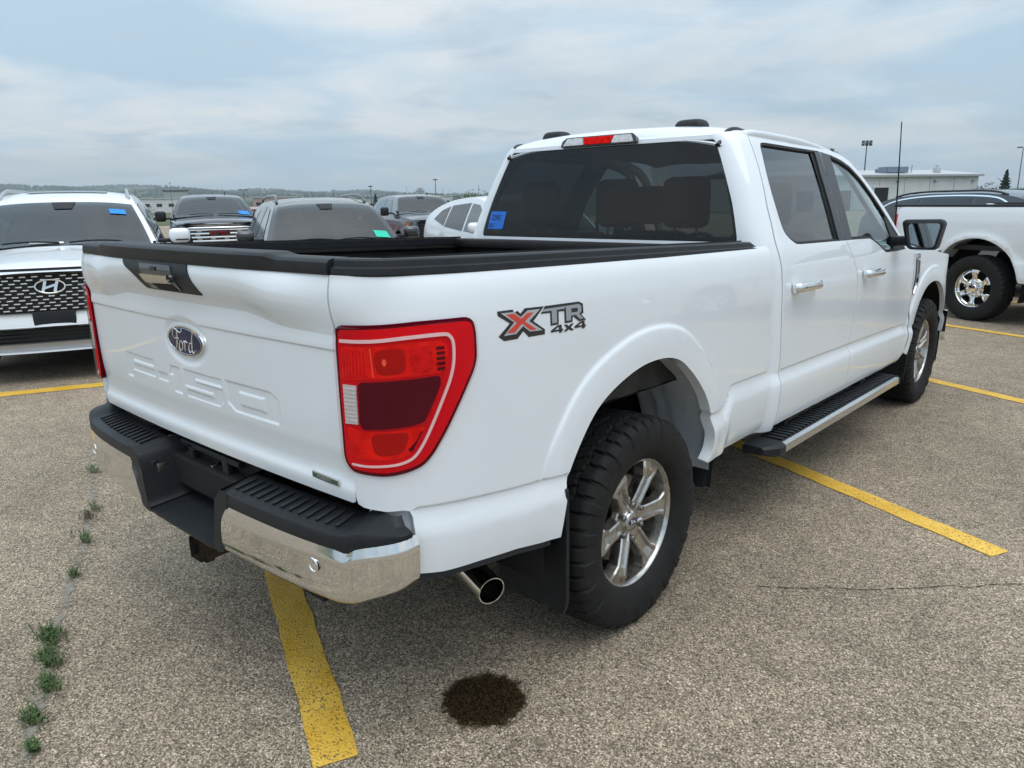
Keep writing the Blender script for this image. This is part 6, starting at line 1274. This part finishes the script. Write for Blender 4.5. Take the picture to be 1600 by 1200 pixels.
# ================================================================== far surroundings
CP = np.array(CAM_POS[:2])
def far(px, dist):
    """ground point in the direction of an image column at a given distance (sets out the skyline)"""
    a = -.727464+math.atan((px-800)/1154.9*.9704); return CP+dist*np.array([math.sin(a), math.cos(a)])
azs = np.radians(np.linspace(-180, 180, 241)); rr = np.r_[650, 900, 1300, 1800, 2400, 3000, 3600, 4200, 4800, 5400, 6200, 7500]
def hillh(r, a):
    el = pch(np.radians([-180, -130, -95, -84, -76, -70, -65, -58, -51.5, -44, -20, 0, 60, 180]), [.9, 1.2, 1.75, 1.9, 1.90, 1.82, 1.70, 1.30, .98, .72, .45, .35, .6, .9], a)
    w = .10*np.sin(a*23+r*.0011)+.06*np.sin(a*61+1.3)+.04*np.sin(a*140+r*.004)
    H = 5000*np.tan(np.radians(np.maximum((el+w*.6)*.64, .1)))
    return H*sm(650, 5000, r)*(1+.10*np.sin(a*47+r*.0016)*sm(900, 2500, r)*(1-sm(4500, 5200, r)))-1.2
HM = bpy.data.materials.new('hill_fields'); HM.use_nodes = True; t = HM.node_tree; l = t.links.new; b = t.nodes['Principled BSDF']; co = N(t, 'ShaderNodeTexCoord').outputs['Object']
vo = N(t, 'ShaderNodeTexVoronoi', i_Scale=.0022); l(co, vo.inputs['Vector']); s_ = N(t, 'ShaderNodeSeparateColor'); l(vo.outputs['Color'], s_.inputs[0]); r0 = ramp(t, [(0, (.045, .080, .030)), (.4, (.075, .115, .040)), (.75, (.13, .145, .065)), (1, (.16, .15, .09))], 'CONSTANT'); l(s_.outputs[0], r0.inputs[0])
nn_ = N(t, 'ShaderNodeTexNoise', i_Scale=.008, i_Detail=9.0, i_Roughness=.65); l(co, nn_.inputs['Vector']); tr_ = ramp(t, [(.47, 0.0), (.52, 1.0)]); l(nn_.outputs[0], tr_.inputs[0]); mx_ = N(t, 'ShaderNodeMixRGB'); l(tr_.outputs[0], mx_.inputs[0]); l(r0.outputs[0], mx_.inputs[1]); mx_.inputs[2].default_value = (.022, .040, .018, 1); l(mx_.outputs[0], b.inputs['Base Color']); b.inputs['Roughness'].default_value = 1.0; b.inputs['Specular IOR Level'].default_value = .1
V, F = grid(lambda r, a: np.stack([CP[0]+r*np.sin(a), CP[1]+r*np.cos(a), hillh(r, a)], -1), rr, azs); tag(mk('hills', V, F, HM, smooth=180), 'low green hills with fields and woods on the horizon', 'hill', kind='structure')
# far woods: one mass of small crowns along the hillsides
wv, wf_ = [], []
_oct = np.array([(1, 0, 0), (-1, 0, 0), (0, 1, 0), (0, -1, 0), (0, 0, 1), (0, 0, -1.)]); _of = [(0, 2, 4), (2, 1, 4), (1, 3, 4), (3, 0, 4), (2, 0, 5), (1, 2, 5), (3, 1, 5), (0, 3, 5)]
for k in range(70):
    a0 = math.radians(rng.uniform(-92, -38)); r0_ = rng.uniform(1500, 5100); n_ = int(rng.integers(20, 90)); sa = rng.uniform(.010, .05); sr = rng.uniform(20, 120)
    for j in range(n_):
        a = a0+rng.normal()*sa; r = r0_+rng.normal()*sr; h = rng.uniform(5, 11); z = float(hillh(np.array(r), np.array(a))); i = len(wv); wv += (np.array([CP[0]+r*math.sin(a), CP[1]+r*math.cos(a), z+h*.4])+_oct*np.array([h*.8, h*.8, h*.65])*rng.uniform(.8, 1.2, 3)).tolist(); wf_ += [tuple(i+q for q in f) for f in _of]
tag(mk('woods', wv, wf_, pmat('far_wood', (.020, .036, .016), 1.0, spec=.1)), 'dark clumps of woodland scattered over the far hills', 'woods', kind='stuff')
LEAF = pmat('leaf_green', (.055, .095, .028), .8, noise=(1.2, (.10, .14, .045), .8)); LEAFD = pmat('leaf_dark', (.016, .034, .018), .85, noise=(2, (.03, .05, .02), .7)); BARK = pmat('bark', (.06, .05, .04), .9)
def leafcloud(fn, n, s):
    V, F = [], []
    for k in range(n):
        p = np.array(fn()); d = rng.normal(size=3); d /= np.linalg.norm(d); e = np.cross(d, rng.normal(size=3)); e /= np.linalg.norm(e); q = s*rng.uniform(.6, 1.4); i = len(V); V += [p+d*q, p+e*q*.6, p-d*q, p-e*q*.6]; F.append((i, i+1, i+2, i+3))
    return V, F
def tree(name, label, cat, p, h, w, conif=False, mat=LEAF, n=900, z0=-1.1):
    root = empty(name, label, cat, None, (p[0], p[1], z0)); V, F = tube([(0, 0, 0), (.02*h, 0, h*.4), (0, .01*h, h*.85)], [.035*h, .025*h, .01*h], 7); mk('trunk', V, F, BARK, root, smooth=60)
    for k in range(5):
        a = k*2.4; V, F = tube([(0, 0, h*(.25+.1*k)), (w*.35*math.cos(a), w*.35*math.sin(a), h*(.4+.1*k))], [.012*h, .004*h], 5); mk('limb', V, F, BARK, root, smooth=60)
    cl = [(rng.uniform(-1, 1)*w*.33, rng.uniform(-1, 1)*w*.33, h*rng.uniform(.35, .85), rng.uniform(.18, .34)) for _ in range(11)]
    def bl():
        c = cl[int(rng.integers(len(cl)))]; d = rng.normal(size=3); d /= np.linalg.norm(d); return (c[0]+d[0]*w*c[3], c[1]+d[1]*w*c[3], c[2]+d[2]*h*c[3]*.75)
    def co_():
        z = rng.uniform(.12, 1); a = rng.uniform(0, 6.283); rad = w*.5*(1-z)**.85*(.55+.45*math.sin(z*42)**2)*math.sqrt(rng.uniform(.2, 1)); return (rad*math.cos(a), rad*math.sin(a), h*z)
    V, F = leafcloud(co_ if conif else bl, n, h*.028); mk('crown', V, F, mat, root)
    return root
tree('bush', 'bright green bushy tree beyond the white crossover roof', 'tree', far(735, 120), 4.3, 7.5, n=1500)
tree('bush', 'low green shrub on the grass bank left of the black pickup', 'tree', far(231, 210), 3.2, 4.5, n=500)
tree('spruce_tree', 'dark pointed spruce near the right lamp post', 'tree', far(1574, 150), 6.2, 3.6, True, LEAFD, 1300)
tree('bush', 'round dark bush between the white building and the spruce', 'tree', far(1543, 150), 3.9, 3.4, False, LEAFD, 700)
tree('spruce_tree', 'dark spruce beside the lamp post left of the grey pickup', 'tree', far(592, 180), 4.6, 3.2, True, LEAFD, 700)
tl_spots = [(215, 520), (228, 560), (236, 540), (247, 560), (262, 590), (276, 560), (402, 520), (450, 560), (568, 430), (580, 450), (708, 330), (700, 350)]
for i, (px_, d_) in enumerate(tl_spots): tree('tree', ['small dark tree behind the long low white warehouse', 'small dark tree above the pinkish low building', 'small dark tree behind the pale low shed', 'small dark tree beside the white low hall'][0 if px_ < 300 else 1 if px_ < 500 else 2 if px_ < 600 else 3], 'tree', far(px_, d_), rng.uniform(5, 8), rng.uniform(6, 9), i % 3 == 0, LEAFD, 260)['group'] = 'trees along the far buildings'
# ---- buildings
CLAD = pmat('white_cladding', (.62, .63, .63), .6, noise=(.3, (.50, .50, .49), .6)); ROOFM = pmat('metal_roof', (.45, .47, .48), .5); GREYB = pmat('grey_wall', (.34, .35, .36), .8); PINKB = pmat('pinkish_wall', (.42, .30, .29), .8)
def oriented(p, ang, z0=0.):
    def f(name, label, cat): return empty(name, label, cat, None, (p[0], p[1], z0), ang)
    return f
bc = far(1455, 150); ba = math.atan2(*(far(1531, 152)-far(1372, 138))[::-1])
wb = empty('white_building', 'long white metal building with dark bay doors beyond the parked pickups', 'building', None, (*far(1531, 154), -1.0), ba)
Lb = 44.0; Hb = 5.4
V, F = box((-Lb/2, 9, Hb/2), (Lb, 18, Hb)); mk('wall', V, F, CLAD, wb)
V, F = sweep([(-.5, Hb), (9, Hb+1.0), (18.5, Hb), (18.5, Hb+.25), (9, Hb+1.25), (-.5, Hb+.25)], [(np.array([x, 0, 0]), np.array([0, 1., 0]), np.array([0, 0, 1.])) for x in (-Lb-.4, .5)]); rf_ = mk('roof', V, F, ROOFM, wb)
V, F = box((-Lb/2, -.55, Hb+.02), (Lb+1, .16, .28)); mk('fascia', V, F, GREYB, wb)
for x, w_, h_ in ((-19.6, 2.8, 3.6), (-11.4, 3.6, 2.6), (-4.6, 3.4, 2.4), (-27, 3.2, 3.2), (-34, 3.2, 3.2)):
    V, F = box((x, -.03, h_/2), (w_, .12, h_)); dd = mk('bay_door', V, F, DARK, wb)
    V, F = join(box((x-w_/2-.08, -.06, h_/2), (.16, .14, h_)), box((x+w_/2+.08, -.06, h_/2), (.16, .14, h_)), box((x, -.06, h_+.08), (w_+.32, .14, .16))); mk('door_frame', V, F, CLAD, dd)
for x in (-16.5, -9.0, -1.2):
    V, F = join(box((x, -.25, 4.6), (.5, .4, .28), bev=.06)); mk('wall_lamp', V, F, GREYB, wb)
for x in np.arange(-40, 0, 5.0):
    V, F = box((x, -.02, Hb/2), (.07, .06, Hb)); mk('wall_seam', V, F, GREYB, wb)
V, F = join(box((-15, 3, Hb+1.1), (4.2, 2.4, 1.0), bev=.1), box((-17.4, 3, Hb+.9), (.9, 2.0, .8), bev=.08)); mk('roof_unit', V, F, pmat('unit_blue', (.16, .20, .27), .5), rf_)
V, F = join(box((-6, 3, Hb+1.0), (.9, .9, .8), bev=.08), box((-6, 3, Hb+1.6), (.4, .4, .5))); mk('roof_vent', V, F, ROOFM, rf_)
V, F = tube([(-11.3, 3, Hb+.6), (-11.2, 3, Hb+1.9)], .09, 8); mk('roof_pipe', V, F, GREYB, rf_, smooth=60)
def slab(label, px0, px1, dist, z0, z1, mat, name='far_building', roof=None, depth=15.):
    a = far(px0, dist); b_ = far(px1, dist); c = (a+b_)/2; w = np.linalg.norm(b_-a); ang = math.atan2(*(b_-a)[::-1]); r = empty(name, label, 'building', None, (c[0], c[1], 0), ang)
    V, F = box((0, depth/2, (z0+z1)/2), (w, depth, z1-z0)); mk('wall', V, F, mat, r); V, F = box((0, depth/2, z1+.2), (w+.6, depth+.6, .4)); mk('roof', V, F, roof or ROOFM, r)
    k = int(w/4)
    for i in range(k):
        V, F = box((-w/2+(i+.5)*w/k, -.03, z0+(z1-z0)*.55), (w/k*.45, .1, (z1-z0)*.22)); mk('window', V, F, GLD, r)
    return r
slab('long low white warehouse beyond the grass bank', 206, 300, 330, -1.2, 4.2, CLAD)
slab('grey block with dark roof above the black pickup cab', 262, 300, 420, -1, 8.6, GREYB, roof=DARK)
slab('pinkish low building between the black pickup and dark grey SUV', 400, 470, 300, -1, 3.9, PINKB)
slab('pale low shed left of the grey pickup', 556, 612, 280, -1.2, 2.4, CLAD)
slab('white low hall behind the grey pickup roof', 640, 712, 300, -1.2, 3.4, CLAD)
el = empty('grain_elevator', 'grey grain elevator with tall silos on the skyline', 'building', None, (*far(662, 1500), -1.2), 0)
dv_ = far(670, 1500)-far(654, 1500); dv_ = dv_/16
for k in range(4):
    c = dv_*(-5.4+k*3.6); V, F = lathe([(0, 2.3), (24.5, 2.3), (25, 1.8), (25, .01)], 16, 'z'); mk('silo', V+np.array([c[0], c[1], 0]), F, GREYB, el, smooth=40)
V, F = box((dv_[0]*0, dv_[1]*0, 26), (9, 6, 5)); mk('head_house', V, F, GREYB, el)
# ---- lamp posts and masts
POLE = pmat('pole_steel', (.10, .10, .11), .5, metal=.5)
def lamp_post(px_, ytop, dist, label, heads=2, r=.07, lean=0.):
    p = far(px_, dist); hz = 312.7-(px_-800)*.0164; h = CAM_POS[2]+(hz-ytop)/1154.9*dist*math.cos(math.atan((px_-800)/1154.9))**-0*1.0
    ro = empty('lamp_post', label, 'lamp post', 'lamp posts round the lot', (p[0], p[1], -1.2)); V, F = tube([(0, 0, 0), (0, 0, (h+1.2)*.5), (0, 0, h+1.2)], [r*1.3, r, r*.7], 8); mk('pole', V, F, POLE, ro, smooth=60)
    for q in range(heads):
        s = (q-(heads-1)/2)*2 if heads > 1 else 0; V, F = box((cr_[0]*s*r*7, cr_[1]*s*r*7, h+1.2), (r*9, r*6, r*2.4), bev=r*.6); mk('lamp_head', V, F, POLE, ro, smooth=50)
    return ro
for a in ((1594, 246, 105, 'tall lamp post right of the spruce', 2, .055), (585, 293, 130, 'lamp post beside the small spruce', 1, .07), (686, 283, 95, 'lamp post above the grey pickup roof', 1, .055), (387, 299, 150, 'double-headed lamp post above the black pickup', 2, .07), (527, 299, 230, 'short lamp post over the dark grey SUV roof', 1, .08), (274, 291, 260, 'thin lamp post over the grey block', 1, .07)): lamp_post(*a)
mp_ = empty('mast', 'floodlight mast above the white building roof', 'mast', None, (*far(1352, 170), -1)); hh = CAM_POS[2]+(303.6-244)/1155*190+1
V, F = tube([(0, 0, 0), (0, 0, hh)], [.16, .10], 8); mk('pole', V, F, POLE, mp_, smooth=60)
V, F = join(*[box((cr_[0]*s, cr_[1]*s, hh-.2+z), (.5, .4, .45)) for s in (-.75, 0, .75) for z in (0, .55)], box((0, 0, hh), (1.9*abs(cr_[0])+.1, 1.9*abs(cr_[1])+.1, .1))); mk('floodlights', V, F, POLE, mp_)
for i, (px_, yt, d_) in enumerate(((753, 290, 300), (641, 293, 420), (697, 296, 420), (707, 297, 500), (623, 299, 500))):
    p = far(px_, d_); h = CAM_POS[2]+(312.7-(px_-800)*.0164-yt)/1155*d_; o = tag(mk('mast', *tube([(0, 0, -1.2), (0, 0, h)], [.11, .06], 6), POLE, smooth=60), 'thin distant mast standing on the skyline', 'mast', 'thin masts on the skyline'); o.location = (p[0], p[1], 0)
# ---- haze
if HAZE:
    V, F = box((0, 0, 190), (17000, 17000, 400)); V[:, 2] = np.where(V[:, 2] < 100, -8.0, 240.0)
    hm = bpy.data.materials.new('haze_air'); hm.use_nodes = True; t = hm.node_tree; t.nodes.clear(); pv = N(t, 'ShaderNodeVolumePrincipled'); pv.inputs['Color'].default_value = (.84, .94, 1.0, 1); pv.inputs['Density'].default_value = 2.1e-4; pv.inputs['Anisotropy'].default_value = .2
    o = N(t, 'ShaderNodeOutputMaterial'); t.links.new(pv.outputs[0], o.inputs['Volume']); tag(mk('haze', V, F, hm), 'pale haze over the far hills', 'haze', kind='stuff')
